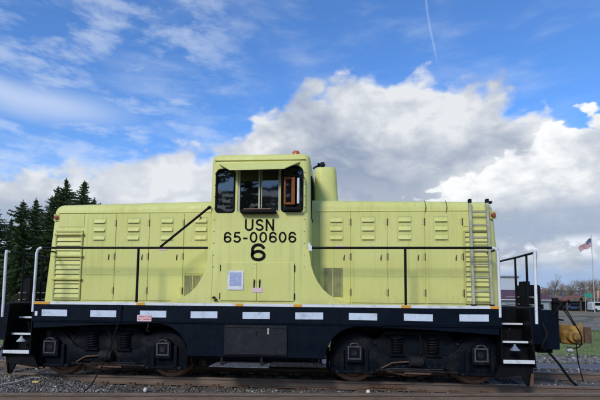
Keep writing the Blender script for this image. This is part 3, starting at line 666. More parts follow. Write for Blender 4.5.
def letter(ch, x0, z0, h, wf, sw, y=-.0068):
    mb = MB(); th = .0012
    for k, (pts, closed) in enumerate(GLYPH[ch][1]):
        P = [Vector((x0+px*h*wf, z0+pz*h)) for px, pz in pts]
        if closed: P = P[:-1]
        n = len(P); L_, R_ = [], []
        for i, p in enumerate(P):
            a_ = P[(i-1) % n] if (closed or i > 0) else p; b_ = P[(i+1) % n] if (closed or i < n-1) else p
            d = (b_-a_).normalized(); nn = Vector((-d.y, d.x))*sw*h/2
            L_.append(p+nn); R_.append(p-nn)
        yy = y-k*.0014
        vs = []
        for l_, r_ in zip(L_, R_): vs += [(l_.x, yy, l_.y), (r_.x, yy, r_.y), (l_.x, yy+th, l_.y), (r_.x, yy+th, r_.y)]
        fs = []
        for i in range(n if closed else n-1):
            a_, b_ = i*4, ((i+1) % n)*4; fs += [(a_, a_+1, b_+1, b_), (a_, b_, b_+2, a_+2), (a_+1, a_+3, b_+3, b_+1)]
        mb.add(vs, fs)
    return mb.build('letter', INK, L)
def text(body, x0, x1, z0, z1, sw, gap=.12):
    h = z1-z0; tot = sum(GLYPH[c][0] for c in body)+gap*(len(body)-1); wf = (x1-x0)/(tot*h); x = x0
    for c in body: letter(c, x, z0, h, wf, sw); x += (GLYPH[c][0]+gap)*h*wf
text('USN', -.235, .292, 2.685, 2.895, .15, .14)
text('65-00606', -.61, .685, 2.475, 2.668, .155, .12)
text('6', -.130, .155, 2.150, 2.460, .17)

# ---------------- handrails
def hr(path, r, m, name='handrail', n=10): return MB().tube(path, r, n).build(name, m, L, smooth=True)
for s in (1, -1):
    Yv = 0.02 if s == 1 else 2.88
    yo = -.02*s
    hr([(-4.0, Yv, 2.385), (-.90, Yv, 2.385)], .021, BLK); hr([(.95, Yv, 2.385), (4.0, Yv, 2.385)], .021, BLK)
    for sx in (-1, 1):
        hr([(sx*4.0, Yv, 2.385), (sx*4.05, Yv, 2.375), (sx*4.085, Yv, 2.345), (sx*4.10, Yv, 2.29), (sx*4.10, Yv-s*.012, 1.22)], .024, WHT)
        hr([(sx*4.80, Yv+s*.20, 2.33), (sx*4.735, Yv+s*.06, 2.33), (sx*4.695, Yv, 2.29), (sx*4.685, Yv, 1.12)], .024, WHT)
        hr([(sx*4.80, Yv+s*.20, 2.33), (sx*4.83, Yv+s*.65, 2.33), (sx*4.88, Yv+s*1.28, 2.33), (sx*4.91, Yv+s*2.35, 2.33)] if s == 1 else [(sx*4.80, Yv+s*.20, 2.33), (sx*4.90, Yv+s*.42, 2.33)], .020, BLK)
        hr([(sx*4.735, Yv+s*.07, 2.30), (sx*4.72, Yv+s*.07, 1.2)], .020, BLK, 'rail_post')
        hr([(sx*4.83, Yv+s*(.65 if s == 1 else .26), 2.32), (sx*4.83, Yv+s*(.65 if s == 1 else .26), 1.36)], .020, BLK, 'rail_post')
        hr([(sx*(4.88 if s == 1 else 4.90), Yv+s*(1.28 if s == 1 else .42), 2.33), (sx*(4.88 if s == 1 else 4.90), Yv+s*(1.28 if s == 1 else .42), 1.36)], .020, BLK, 'rail_post')
        hr([(sx*4.11, Yv+s*.03, 2.36), (sx*4.11, Yv+s*.55, 2.36)], .016, BLK)
    for x in (-2.17, 2.56): hr([(x, Yv, 2.385), (x, Yv, 1.37)], .022, BLK, 'rail_post')
hr([(-1.76, .0, 2.40), (-.90, -.02, 3.09)], .021, BLK)
hr([(-.90, -.02, 3.09), (-.86, .0, 3.12)], .03, BLK, 'rail_bracket')
for x in (-1.72, 1.45): box('paper_tag', PINK, L, (x-.07, x+.07, .01, .03, 2.335, 2.365) if x < 0 else (x-.08, x+.08, .578, .585, 2.44, 2.49), .003)
# chains / cross bars on the platform ends
for s in (-1, 1):
    for z in (1.42, 1.56): hr([(s*4.98, .80, z), (s*4.98, 2.1, z)], .014, ALU, 'cross_bar')

# ---------------- end platforms, steps
for s in (-1, 1):
    def bx(n_, m_, x0, x1, *r, **k): a, b = sorted((s*x0, s*x1)); return box(n_, m_, L, (a, b, *r), **k)
    bx('end_platform', GRIM, 4.14, 5.02, .62, 2.28, 1.357, 1.387)
    bx('end_sill', NAVY, 4.63, 5.05, .64, 2.26, .72, 1.355, bevel=.01)
    bx('buffer_block', NAVY, 5.052, 5.42, .80, 2.10, .62, 1.33, bevel=.012)
    bx('buffer_plate', GRIM, 5.10, 5.36, .95, 1.95, .54, .618, bevel=.01)
    for k_ in range(3): bx('hose_glad_hand', GRIM, 5.425, 5.47, .86+k_*.09, .90+k_*.09, .74+k_*.02, .82+k_*.02, bevel=.006)
    bx('lift_bar', GRIM, 5.43, 5.46, .70, 2.2, 1.14, 1.17)
    bx('corner_bracket', BLK, 5.34, 5.43, .82, .90, 1.33, 1.50, bevel=.01)
    bx('equipment_box', BLK, 5.02, 5.34, 1.28, 1.72, 1.385, 1.80, bevel=.03)
    bx('step_light_housing', BLK, 4.9, 5.02, 1.0, 1.22, 1.388, 1.86, bevel=.01)
    for yy, yt in ((0.03, 1), (2.87, -1)):
        ya, yb = sorted((yy, yy+yt*.55))
        # side cheek plates, inner vertical, outer raked
        a, b = sorted((s*4.115, s*4.135)); box('step_cheek', BLK, L, (a, b, ya, yb, .46, 1.355), .003)
        P = [(4.64, .40), (4.665, .40), (4.60, 1.355), (4.57, 1.355)]
        MB().prism([(s*x, z) for x, z in P], ya, yb).build('step_cheek', BLK, L)
        for i, (z, xo, th) in enumerate(((.50, 4.635, .045), (.81, 4.60, .022), (1.105, 4.575, .018))):
            a, b = sorted((s*4.137, s*xo)); dd = .0+.14*i; y0_, y1_ = sorted((yy+yt*dd, yy+yt*(dd+.24)))
            tr_ = box('step_tread', GRIM, L, (a, b, y0_, y1_, z-.02, z+.012), .003)
            e0, e1 = sorted((yy+yt*dd-yt*.012, yy+yt*dd-yt*.0005)); box('tread_edge', WHT, tr_, (a, b, e0, e1, z-th/2-.012, z+th/2+.002), .002)
            r0_, r1_ = sorted((yy+yt*(dd+.245), yy+yt*(dd+.26))); box('step_riser', BLK, L, (a, b, r0_, r1_, z-.02, z+.28), .002)
        q = s*4.36; ly = yy+yt*.02
        lp = MB().lathe([(0, .018), (-.03, .022), (-.10, .085), (-.105, .08)], (q, ly+yt*.06, .775), 'z', 14).build('step_light', mat('blue_grey_lamp_shade', (.16, .19, .24), .6) if s > 0 else mat('pale_lamp_shade', (.36, .37, .36), .6), L, smooth=True)
        # lower guard plate and corner iron
        MB().prism([(s*4.02, .20), (s*4.14, .46), (s*4.66, .44), (s*4.63, .10), (s*4.55, .08), (s*4.46, .26)], *sorted((yy+yt*.10, yy+yt*.14))).build('guard_plate', BLK, L)
        if yt == 1: MB().prism([(s*4.57, .10), (s*4.625, .10), (s*4.635, .30), (s*4.60, .30)], .08, .10).build('guard_tip', RUST, L)
    # coupler
    cp = MB()
    cp.box(*sorted((s*5.42, s*5.72)), 1.33, 1.57, .76, .98)
    cpo = cp.build('coupler', RUST, L, bevel=.03, seg=2, smooth=True)
    kn = MB(); 
    P = [(5.66, 1.22), (5.76, 1.12), (5.92, 1.10), (6.05, 1.18), (6.02, 1.34), (5.93, 1.40), (5.95, 1.55), (6.05, 1.62), (6.06, 1.74), (5.95, 1.80), (5.80, 1.74), (5.66, 1.62)]
    kn.prism([(s*x, y) for x, y in P], .68, 1.04, 'z'); k1 = kn.build('coupler_head', OCH, cpo, bevel=.05, seg=3, smooth=True, angle=60)
    kb = MB().prism([(s*x, y) for x, y in [(6.065, 1.20), (6.20, 1.22), (6.24, 1.36), (6.20, 1.46), (6.10, 1.44), (6.075, 1.32)]], .70, 1.00, 'z').build('knuckle', RUST, cpo, bevel=.012)
    MB().lathe([(0, .035), (.40, .035), (.42, .03)], (s*6.04, 1.30, .66), 'z', 10).build('coupler_pin', OCH, cpo, smooth=True)
    MB().lathe([(-.10, .03), (-.08, .07), (-.02, .07), (.0, .12), (.08, .13), (.12, .05)], (s*5.82, 1.05, .84), 'y', 14).build('release_yoke', OCH, cpo, smooth=True)
    # hoses
    def hose(pts, r, m, n_='air_hose'):
        # smooth catmull
        P_ = [Vector(p) for p in pts]; out = []
        for i in range(len(P_)-1):
            a0, a1, a2, a3 = P_[max(i-1, 0)], P_[i], P_[i+1], P_[min(i+2, len(P_)-1)]
            for j in range(6):
                t_ = j/6; out.append(.5*((2*a1)+(a2-a0)*t_+(2*a0-5*a1+4*a2-a3)*t_*t_+(3*a1-a0-3*a2+a3)*t_**3))
        out.append(P_[-1]); return MB().tube(out, r, 8).build(n_, m, L, smooth=True)
    hose([(s*5.38, .80, 1.50), (s*5.48, .74, 1.40), (s*5.62, .70, 1.12), (s*5.74, .70, .86), (s*5.70, .72, .68), (s*5.50, .74, .66)], .011, RUB)
    hose([(s*5.42, .9, 1.47), (s*5.56, .86, 1.30), (s*5.70, .84, 1.05)], .010, RUB)
    hose([(s*5.30, .74, 1.26), (s*5.36, .72, 1.35), (s*5.44, .74, 1.46), (s*5.40, .8, 1.52)], .013, RUB)
    MB().lathe([(0, .03), (.07, .045), (.1, .03)], (s*5.50, .74, .62), 'x', 10).build('hose_coupling', ALU, L, smooth=True)
    MB().lathe([(-.03, .04), (.05, .055)], (s*5.36, .80, 1.50), 'z', 10).build('hose_valve', GRIM, L, smooth=True)
    MB().tube([(s*5.28, .95, .56), (s*5.42, .88, .36), (s*5.60, .82, .06), (s*5.72, .80, -.04)], .022, 8).build('uncoupling_lever', BLK, L, smooth=True)
    hose([(s*5.80, 1.0, .72), (s*5.82, 1.0, .40), (s*5.88, .98, .05)], .010, BLK, 'safety_chain')
    hose([(s*5.06, .66, 1.10), (s*5.10, .60, .9), (s*5.02, .62, .70), (s*5.1, .66, .62)], .018, RUB)

# ---------------- bogies
def wheel(x, y, s, par):
    # s=+1: flange towards +y (inside for near wheel)
    pr = [(-.065, .02), (-.065, .10), (-.03, .12), (-.015, .28), (-.03, .335), (-.066, .345), (-.066, .412), (.045, .420), (.055, .445), (.075, .447), (.085, .43), (.085, .34), (.03, .33), (.02, .12), (.07, .10), (.07, .02)]
    wv_ = MB().lathe([(a*s, r) for a, r in pr], (x, y, .421), 'y', 48).build('wheel', RIM, par, smooth=True, angle=30)
    return wv_
def truck(cx, sgn):
    h = 1.07
    def outline(k): return [(cx+a, z) for a, z in k]
    half = [(0, .30), (.50, .30), (.62, .24), (.74, .19), (1.42, .19), (1.50, .26), (1.50, .50), (1.42, .72), (1.30, .86), (1.15, .90), (.98, .90), (.84, .86), (.74, .80), (.66, .80), (.60, .88), (.52, .88), (0, .88)]
    Pz = half+[(-a, z) for a, z in reversed(half[1:-1])]
    lo_ = [(0, .30), (.50, .30), (.62, .24), (.74, .19), (1.42, .19), (1.50, .26), (1.50, .50), (1.42, .70), (1.30, .82), (1.15, .87), (.98, .87), (.86, .82), (.74, .70), (.62, .57), (.52, .53), (0, .53)]
    Pl = lo_+[(-a, z) for a, z in reversed(lo_[1:-1])]
    tf = MB().prism(outline(Pz), .36, .47).prism(outline(Pz), 2.43, 2.54).box(cx-.28, cx+.28, .48, 2.42, .45, .95).build('truck_frame', TRK, L, bevel=.018, seg=2, smooth=True)
    for b_ in ((.315, .358), (2.542, 2.585)): MB().prism(outline(Pl), *b_).build('side_frame', TRK, tf, bevel=.012, seg=2, smooth=True)
    for a in (-h, h):
        MB().lathe([(-1.0, .07), (1.0, .07)], (cx+a, 1.45, .421), 'y', 16).build('axle', GRIM, tf)
        wheel(cx+a, .715, 1, tf); wheel(cx+a, 2.185, -1, tf)
        for y0_, sg in ((.314, -1), (2.586, 1)):
            y1_ = y0_+sg*.10; lo, hi = sorted((y0_, y1_)); X_ = cx+a
            jb = MB().prism([(X_-.15, .40), (X_+.15, .40), (X_+.15, .68), (X_+.08, .745), (X_-.08, .745), (X_-.15, .68)], lo, hi).build('journal_box', TRK, tf, bevel=.012)
            l0, l1 = sorted((y1_, y1_+sg*.02))
            MB().box(X_-.115, X_-.092, l0, l1, .455, .685).box(X_+.092, X_+.115, l0, l1, .455, .685).box(X_-.091, X_+.091, l0, l1, .662, .685).box(X_-.091, X_+.091, l0, l1, .455, .478).tube([(X_+.075*math.cos(R(t_)), (l0+l1)/2, .69+.045*math.sin(R(t_))) for t_ in range(0, 181, 30)], .010, 6).build('journal_lid', ALU if 0 else mat('worn_lid_edge', (.055, .055, .06), .5, var=.5, vscale=12), tf)
            MB().lathe([(0, .055), (sg*.012, .05)], (X_, y1_, .565), 'y', 14).build('lid_boss', GRIM, tf, smooth=True)
            for dx in (-.21, .21):
                b0, b1 = sorted((y0_, y0_+sg*.05)); MB().box(X_+dx-.035, X_+dx+.035, b0, b1, .24, .62).build('pedestal_jaw', TRK, tf, bevel=.012)
            b0, b1 = sorted((y0_, y0_+sg*.035)); MB().box(X_-.34, X_+.34, b0, b1, .205, .255).build('pedestal_tie_bar', TRK, tf, bevel=.008)
            for dx in (-.3, .3): MB().lathe([(sg*.035, .022), (sg*.06, .022)], (X_+dx, y0_, .23), 'y', 6).build('bolt', GRIM, tf)
            # brake shoe between frame & wheel
        for q in (-1, 1):
            if abs(a+q*.5) < abs(a)+.01 or True:
                bx_ = cx+a+q*.47
                MB().prism([(bx_-.03, .22), (bx_+.03, .22), (bx_+.035, .60), (bx_-.02, .60)], .64, .74).build('brake_shoe', GRIM, tf)
    for dx in (-.33, .29):
        for y_ in (.31, 2.59):
            b0, b1 = (.352, .359) if y_ < 1 else (2.541, 2.548); MB().box(cx+dx-.13, cx+dx+.13, b0, b1, .54, .87).build('pocket_shade_plate', BLK, tf)  # flat black plate paints the shade of a recess behind the spring
            pts = []
            for i in range(0, 6*12+1): t_ = 2*math.pi*i/12; pts.append((cx+dx+.088*math.cos(t_), y_+.05*math.sin(t_), .565+.26*i/72))
            MB().tube(pts, .0135, 6).build('coil_spring', TRK, tf, smooth=True)
            MB().box(cx+dx-.14, cx+dx+.14, y_-.06, y_+.06, .525, .55).build('spring_seat', TRK, tf); MB().box(cx+dx-.12, cx+dx+.12, y_-.05, y_+.05, .835, .86).build('spring_cap', TRK, tf)
    for a_, b_ in ((.27, .47), (2.43, 2.63)): MB().box(cx-.56, cx+.56, a_, b_, .882, .95).build('spring_beam', TRK, tf, bevel=.012)
    for dx in (-.62, .62): MB().box(cx+dx-.42, cx+dx+.42, .98, 1.92, .22, .98).build('motor_fill_block', BLK, tf, bevel=.05)  # dark motor blocks added to black out the see-through bogie
    MB().tube([(cx-.7, .32, .27), (cx+.7, .32, .25)], .016, 6).build('brake_rod', GRIM, tf); MB().box(cx-.2, cx+.25, .33, .40, .20, .27).build('brake_lever', RUST, tf, bevel=.008)
    MB().tube([(cx-.5, .42, .23), (cx-.1, .40, .17), (cx+.3, .42, .22)], .02, 6).build('brake_pipe', RUST, tf)
    for a in (-h, h):
        for q in (-1, 1):
            X_ = cx+a+q*.52
            MB().tube([(X_, .30, 1.02), (X_, .40, .80), (X_-q*.03, .62, .45), (X_-q*.10, .70, .10)], .016, 6).build('sand_pipe', GRIM, tf, smooth=True)
        for dx, z in ((-.36, .62), (-.36, .74), (.36, .62), (.36, .74)): MB().lathe([(-.014, .018), (0, .018)], (cx+a+dx, .314, z), 'y', 6).build('bolt', GRIM, tf)
    for i in range(9): MB().lathe([(-.012, .014), (0, .014)], (cx-.44+i*.11, .314, .34), 'y', 6).build('bolt', GRIM, tf)
    MB().lathe([(-.13, .06), (-.12, .085), (.10, .085), (.12, .05)], (cx, .26, .43), 'x', 14).build('brake_cylinder', GRIM, tf, smooth=True)
    MB().tube([(cx-.13, .26, .43), (cx-.42, .28, .40), (cx-.60, .30, .30)], .014, 6).build('brake_rod', RUST, tf)
    MB().tube([(cx+.05, .27, .50), (cx+.10, .22, .70), (cx+.02, .20, .95), (cx-.04, .2, 1.05)], .014, 6).build('brake_hose', RUB, tf, smooth=True)
    return tf
truck(-2.80, -1); truck(2.77, 1)
MB().tube([(x, .05, .47-.02*math.sin(x*9)) for x in np.linspace(1.22, 1.10, 5)]+[(1.06, .06, .30)], .018, 6).build('air_hose', GRIM, L)
MB().tube([(-3.2, .5, .98), (3.2, .5, .98)], .03, 6).build('brake_pipe', GRIM, L)
MB().box(-4.6, 4.6, 1.05, 1.85, .70, 1.098).build('centre_fill_beam', BLK, L)  # added dark beam, closes the bright view under the frame
for s in (-1, 1): MB().box(*sorted((s*1.15, s*4.05)), 2.62, 2.66, .62, 1.098).build('dark_back_plate', BLK, L)  # black plates added behind the bogies to block the bright background
# brake cylinder, tool hung under sill left
MB().tube([(-1.92, -.01, 1.05), (-1.92, -.02, .98), (-1.95, -.02, .93), (-1.9, -.02, .90)], .012, 6).build('hook', GRIM, L)

# loose cable hanging to the ground
cb = MB().tube([(-2.42, -.02, 1.36), (-2.44, -.05, 1.1), (-2.52, -.10, .70), (-2.66, -.16, .30), (-2.80, -.2, .0), (-2.95, -.22, -.15), (-3.3, -.15, -.165)], .011, 6).build('hanging_cable', RUB, None, smooth=True)
tag(cb, 'thin black cable hanging from the blue sill down to the gravel', 'cable')
# ladder
LAD = mat('tarnished_ladder', (.40, .38, .27), .6, metal=.1, var=.25, vscale=7, dirt=(.22, .20, .12), dirt_amt=.5, dirt_scale=8)
lad = empty('ladder', (3.92, .2, 1.39), 'grey aluminium ladder leaning on the right end of the yellow-green hood', 'ladder')
LT, LB = .50, .24
for xb, xt in ((3.745, 3.80), (4.055, 4.105)):
    MB().add([(xb-.022, LB-.03, 1.39), (xb+.022, LB-.03, 1.39), (xb+.022, LB+.03, 1.39), (xb-.022, LB+.03, 1.39), (xt-.022, LT-.03, 3.26), (xt+.022, LT-.03, 3.26), (xt+.022, LT+.03, 3.26), (xt-.022, LT+.03, 3.26)],
             [(0, 3, 2, 1), (4, 5, 6, 7), (0, 1, 5, 4), (1, 2, 6, 5), (2, 3, 7, 6), (3, 0, 4, 7)]).build('ladder_rail', LAD, lad, bevel=.006)
    MB().box(xt-.027, xt+.027, LT-.035, LT+.04, 3.26, 3.33).build('rail_cap', RUB, lad, bevel=.008)
    MB().box(xb-.03, xb+.03, LB-.04, LB+.04, 1.386, 1.43).build('ladder_foot', RUB, lad, bevel=.006)
for i in range(7):
    t_ = (.14+i*.128); z = 1.39+(3.26-1.39)*t_; x_ = 3.745+.055*t_; y_ = LB+(LT-LB)*t_
    MB().tube([(x_, y_, z), (x_+.31, y_, z)], .017, 8).build('ladder_rung', LAD, lad, smooth=True)

# scraps on the ballast
tag(MB().box(-4.14, -4.02, .16, .22, -.075, -.045).build('wood_offcut', mat('fresh_wood', (.62, .44, .16), .7), None, bevel=.006), 'small yellow wood offcut on the ballast below the left bogie', 'offcut')
pts = [(-5.2, -.25, -.135), (-4.9, -.12, -.12), (-4.6, -.0, -.08), (-4.4, .10, -.05), (-4.25, .2, -.01), (-4.2, .3, .0), (-4.1, .33, -.02)]
tag(MB().tube(pts, .008, 6).build('thin_cable', mat('pale_grey_cable', (.35, .34, .32), .6), None, smooth=True), 'thin pale grey cable lying across the ballast at lower left', 'cable')
for i, (x, y, c_, lb) in enumerate(((1.95, .36, (.75, .72, .5), 'pale cream stone lying against the rail below the right bogie'), (3.30, .30, (.8, .78, .72), 'lone white stone beside the rail right of the pale cream stone'), (-1.95, .05, (.62, .6, .55), 'large whitish stone on the ballast below the left bogie'))):
    mb = MB().lathe([(-.04, .012), (-.03, .035), (0, .045), (.02, .036), (.03, .012)], (x, y, -.125), 'x', 7)
    o = mb.build('stone', mat('pale_stone_%d' % i, c_, .8), None); tag(o, lb, 'stone')

# ================================================================== BACKGROUND
BARK = mat('conifer_bark', (.075, .055, .04), .9, var=.3)
def leafmat(name, a, b):
    M = bpy.data.materials.new(name); M.use_nodes = True; t = NT(M.node_tree)
    ri = t.new('ShaderNodeNewGeometry').outputs['Random Per Island']
    c = t.ramp(ri, [(0, a), (1, b)]); p = t.n['Principled BSDF']; t.set(p.inputs['Base Color'], c); p.inputs['Roughness'].default_value = .7; p.inputs['Specular IOR Level'].default_value = .2
    return M
FIR = leafmat('fir_needles', (.018, .045, .015), (.105, .145, .050))
def conifer(x, y, ht, rad, seed, label, sparse=1.0, group='dark conifers behind the left end of the locomotive'):
    rs = np.random.RandomState(seed); z0 = float(gz(x, y))
    root = empty('conifer', (x, y, z0), label, 'tree', group)
    MB().tube([(x, y, z0-.2), (x+.1*rs.randn(), y, z0+ht*.5), (x, y, z0+ht)], [ht*.016, ht*.010, .02], 7).build('trunk', BARK, root)
    V = []; Fc = []; br = MB()
    nbr = int(ht*15*sparse)
    lob = rs.uniform(0, 6.28, 3)
    for k in range(nbr):
        t0 = (k+rs.rand())/nbr; zf = 1-(1-t0)**1.0*.95
        z = ht*(.05+.93*t0); f = 1-z/ht; a = k*2.39996+rs.normal(0, .3)
        lump = .95+.32*math.sin(a*2+lob[0]+z*.5)+.22*math.sin(z*1.7+lob[1])
        ln = max(.25, 1.12*rad*(f**.55)*min(1, .35+f*4)*lump*rs.uniform(.45, 1.18)); d = np.array([math.cos(a), math.sin(a)])
        droop = rs.uniform(.15, .6)*f+.05; up = rs.uniform(.1, .5)*(1-f)**2*.9
        zz = z0+z
        if ln > .8: br.tube([(x, y, zz), (x+d[0]*ln*.5, y+d[1]*ln*.5, zz-droop*ln*.35+up*ln*.5), (x+d[0]*ln*.95, y+d[1]*ln*.95, zz-droop*ln*.8+up*ln)], [.035, .025, .008], 3, cap=False)
        m_ = max(4, int(ln/.11))
        for j in range(m_+1):
            t_ = (j+.5)/(m_+.5); rr = ln*t_; px = x+d[0]*rr; py = y+d[1]*rr; pz = zz-droop*ln*t_**1.4+up*ln*t_+.12*ln*max(0, t_-.65)
            for q in range(3):
                sd_ = rs.choice([-1, 1]); e = rs.uniform(.14, .68)*(1.1-.75*t_)*min(1.25, .45+ln*.35)
                n_ = np.array([-d[1], d[0]])*sd_
                c0 = np.array([px, py, pz])+rs.normal(0, .05, 3)
                tip = c0+np.array([n_[0]*e*.85+d[0]*e*.6, n_[1]*e*.85+d[1]*e*.6, -e*rs.uniform(.1, .9)])
                sdv = np.array([d[0]*.06, d[1]*.06, rs.uniform(.03, .11)])
                i0 = len(V); V += [c0-sdv, tip, c0+sdv]; Fc.append((i0, i0+1, i0+2))
    # leader shoots
    for j in range(26):
        zz = z0+ht-rs.uniform(0, .9); a = rs.uniform(0, 6.28); e = .10+.3*(z0+ht-zz)
        c0 = np.array([x, y, zz]); i0 = len(V); V += [c0, c0+np.array([math.cos(a)*e, math.sin(a)*e, .12]), c0+np.array([0, 0, .13])]; Fc.append((i0, i0+1, i0+2))
    c = np.array([x, y, z0]); o = from_np('crown', np.array(V)-c, Fc, FIR); o.parent = root; o.location = (0, 0, 0)
    if br.v: br.build('branches', BARK, root)
    return root
CT = [(-54.6, 60, 16.9, 4.2, 'leftmost dark conifer, cut by the left edge of the photo'),
      (-48.4, 58, 17.4, 4.0, 'dark conifer with a pointed tip, second from the left edge'),
      (-49.9, 63, 18.9, 4.2, 'dark conifer third from the left, ragged on its left side'),
      (-45.0, 60, 18.6, 4.0, 'thin ragged conifer in the middle of the group'),
      (-45.4, 62, 20.7, 4.4, 'tall conifer left of the two tallest tips'),
      (-42.7, 60, 21.5, 4.4, 'tall conifer with its tip just left of the tallest one'),
      (-39.6, 60, 21.2, 4.8, 'tallest dense conifer, rightmost of the group, above the left hood end')]
for i, (x, y, h_, r_, lb) in enumerate(CT): conifer(x, y, h_, r_, 20+i, lb, sparse=(.85 if i in (2, 3, 4) else 1.0))
conifer(-56.5, 66, 16, 3.2, 41, 'low dark conifer filling the gap behind the left edge', 1)
conifer(-50.5, 68, 14, 3.0, 42, 'shorter dark conifer standing behind the second tree', 1)
conifer(-44.5, 69, 15, 3.0, 43, 'shorter dark conifer standing behind the middle of the group', 1)
conifer(-41.2, 66, 19.6, 4.2, 44, 'conifer half hidden between the two tallest tips', 1)
conifer(-52.5, 72, 19.0, 4.2, 45, 'distant conifer showing between the two leftmost trees', 1)
# hedge mass low down behind them
def clump(name, pts, m, n_per, size, seed, label, cat, kind=None):
    rs = np.random.RandomState(seed); V = []; Fc = []
    for (x, y, z, rx, ry, rz) in pts:
        u = rs.normal(0, 1, (n_per, 3)); u /= np.linalg.norm(u, axis=1)[:, None]; r_ = rs.uniform(.35, 1, n_per)**.5
        P = u*r_[:, None]*np.array([rx, ry, rz])+np.array([x, y, z])
        for p in P:
            a = rs.normal(0, size, (2, 3)); i0 = len(V); V += [p, p+a[0], p+a[1]]; Fc.append((i0, i0+1, i0+2))
    o = from_np(name, np.array(V), Fc, m); return tag(o, label, cat, None, kind)
SHR = leafmat('shrub_leaves', (.03, .04, .018), (.10, .09, .045))
for i, (x, lb) in enumerate(((-53, 'low dark shrub below the leftmost conifer'), (-48.5, 'low dark shrub below the second conifer'), (-44, 'low dark shrub below the middle conifers'), (-39.5, 'low dark shrub below the tallest conifer'))):
    clump('shrub', [(x, 56+i % 2, .1, 2.6, 1.5, 1.5), (x+1.6, 56.5, -.2, 1.6, 1.2, 1.0)], SHR, 900, .16, 60+i, lb, 'shrub')
WH2 = mat('off_white', (.55, .56, .55), .5, var=.08)
# shed with maroon roof
def gable(name, label, cat, x0, x1, y0, y1, zw, zr, wm, rm, extra=None):
    zb = float(gz((x0+x1)/2, y0)); o = empty(name, ((x0+x1)/2, (y0+y1)/2, zb), label, cat)
    MB().box(x0, x1, y0, y1, zb-.3, zw).build('wall', wm, o)
    ym = (y0+y1)/2; ov = .35
    n = 16; 
    for sgn, ya in ((1, y0-ov), (-1, y1+ov)):
        mb = MB().add([(x0-ov, ya, zw-.08), (x1+ov, ya, zw-.08), (x1+ov*.2-.3, ym, zr), (x0-ov*.2+.3, ym, zr), (x0-ov, ya, zw+.02), (x1+ov, ya, zw+.02), (x1+ov*.2-.3, ym, zr+.1), (x0-ov*.2+.3, ym, zr+.1)],
                      [(0, 3, 2, 1), (4, 5, 6, 7), (0, 1, 5, 4), (1, 2, 6, 5), (2, 3, 7, 6), (3, 0, 4, 7)]); mb.build('roof', rm, o)
    return o, zb
MAR = mat('maroon_metal_roof', (.105, .045, .05), .6, var=.2, vscale=.8, stretch=(6, 1, 1))
GRYW = mat('grey_siding', (.26, .30, .33), .6, var=.1, vscale=1.2)
sh, zb = gable('shed', 'grey-walled shed with a maroon roof behind the right coupler', 'shed', 20.0, 28.0, 50, 56, 1.42, 2.5, GRYW, MAR)
for i in range(26): 
    x = 20.15+i*.31
    if i == 0: bd = MB().box(x-.012, x+.012, 49.975, 49.998, zb, 1.33).build('siding_batten', GRYW, sh)
    else: dup(bd, (i*.31, 0, 0))
MB().box(24.6, 25.6, 49.96, 49.99, zb, zb+2.0).build('door', mat('shed_door', (.12, .14, .16), .6), sh); MB().box(26.3, 27.3, 49.96, 49.99, zb+1.0, zb+1.8).build('window', BLK, sh)
MB().box(19.9, 28.1, 49.56, 49.63, 1.24, 1.34).build('gutter', WH2, sh)
# white building corner
wb = empty('white_building', (27.5, 70, float(gz(27, 70))), 'tall plain white building corner seen between the right end railings', 'building'); zb2 = WL[wb.name].z
MB().box(24.5, 30.9, 66, 74, zb2-.3, 4.95).build('wall', mat('white_wall', (.46, .49, .53), .7, var=.05), wb)
MB().box(24.3, 31.1, 65.6, 74.4, 4.951, 5.15).build('roof', mat('pale_roof', (.42, .46, .52), .6), wb)
for x in (26, 28.4): MB().box(x-.5, x+.5, 65.95, 65.99, 1.6, 2.8).build('window', BLK, wb)
# carport / pavilion with curved rusty roof
zc = float(gz(52, 85))
cpn = empty('pavilion', (53, 87, zc), 'low open pavilion with a curved rust-brown roof at the right edge', 'pavilion')
RR = mat('rusty_roof', (.20, .075, .045), .7, var=.3, vscale=1)
top = [(46.6+i*.9, .95+1.05*math.sin(math.pi*min(1, max(0, (i*.9)/15.3)))**.8) for i in range(18)]
MB().prism([(x, z) for x, z in top]+[(x, z+.30) for x, z in reversed(top)], 84.2, 90).build('roof', RR, cpn)
for x in (47.6, 50.2, 52.8, 55.4, 58, 60.6): 
    for y in (85, 89.5): MB().box(x-.13, x+.13, y-.13, y+.13, zc, .93+.8*math.sin(math.pi*(x-46.6)/15.3)).build('post', mat('dark_post', (.07, .06, .055), .8), cpn)
MB().box(46.8, 61.6, 89.7, 89.9, zc, .9).build('back_wall', mat('dark_wall', (.05, .055, .06), .8), cpn)
# vehicles under / beside it
def van(x, y, z, ln, ht, m, label, cat, name, sgn=1):
    o = empty(name, (x, y, z), label, cat)
    P = [(-.5*ln, .35), (.46*ln, .35), (.5*ln, .8), (.48*ln, ht*.55), (.36*ln, ht*.62), (.24*ln, ht), (-.44*ln, ht), (-.5*ln, ht*.85)]
    MB().prism([(x+a*sgn, z+b) for a, b in P], y-.9, y+.9).build('body', m, o, bevel=.06, seg=2)
    MB().prism([(x+a*sgn, z+b) for a, b in [(-.40*ln, ht*.62), (.30*ln, ht*.62), (.22*ln, ht*.92), (-.40*ln, ht*.92)]], y-.93, y-.905).build('window', BLK, o)
    for a in (-.3, .32): MB().lathe([(0, .33), (.22, .33)], (x+a*ln*sgn, y-.93, z+.33), 'y', 16).build('wheel', RUB, o)
    return o
van(51.6, 82, float(gz(51.6, 82)), 2.6, 1.9, WH2, 'small white van parked in front of the pavilion', 'van', 'parked_van', 1)
van(49.2, 86.5, zc, 2.6, 1.5, mat('blue_car_paint', (.03, .06, .13), .4), 'blue car parked under the pavilion roof', 'car', 'parked_car', -1)
van(56.4, 83, zc, 4.2, 1.5, mat('silver_car_paint', (.40, .42, .44), .4), 'silver car parked at the right edge by the pavilion', 'car', 'parked_car', 1)
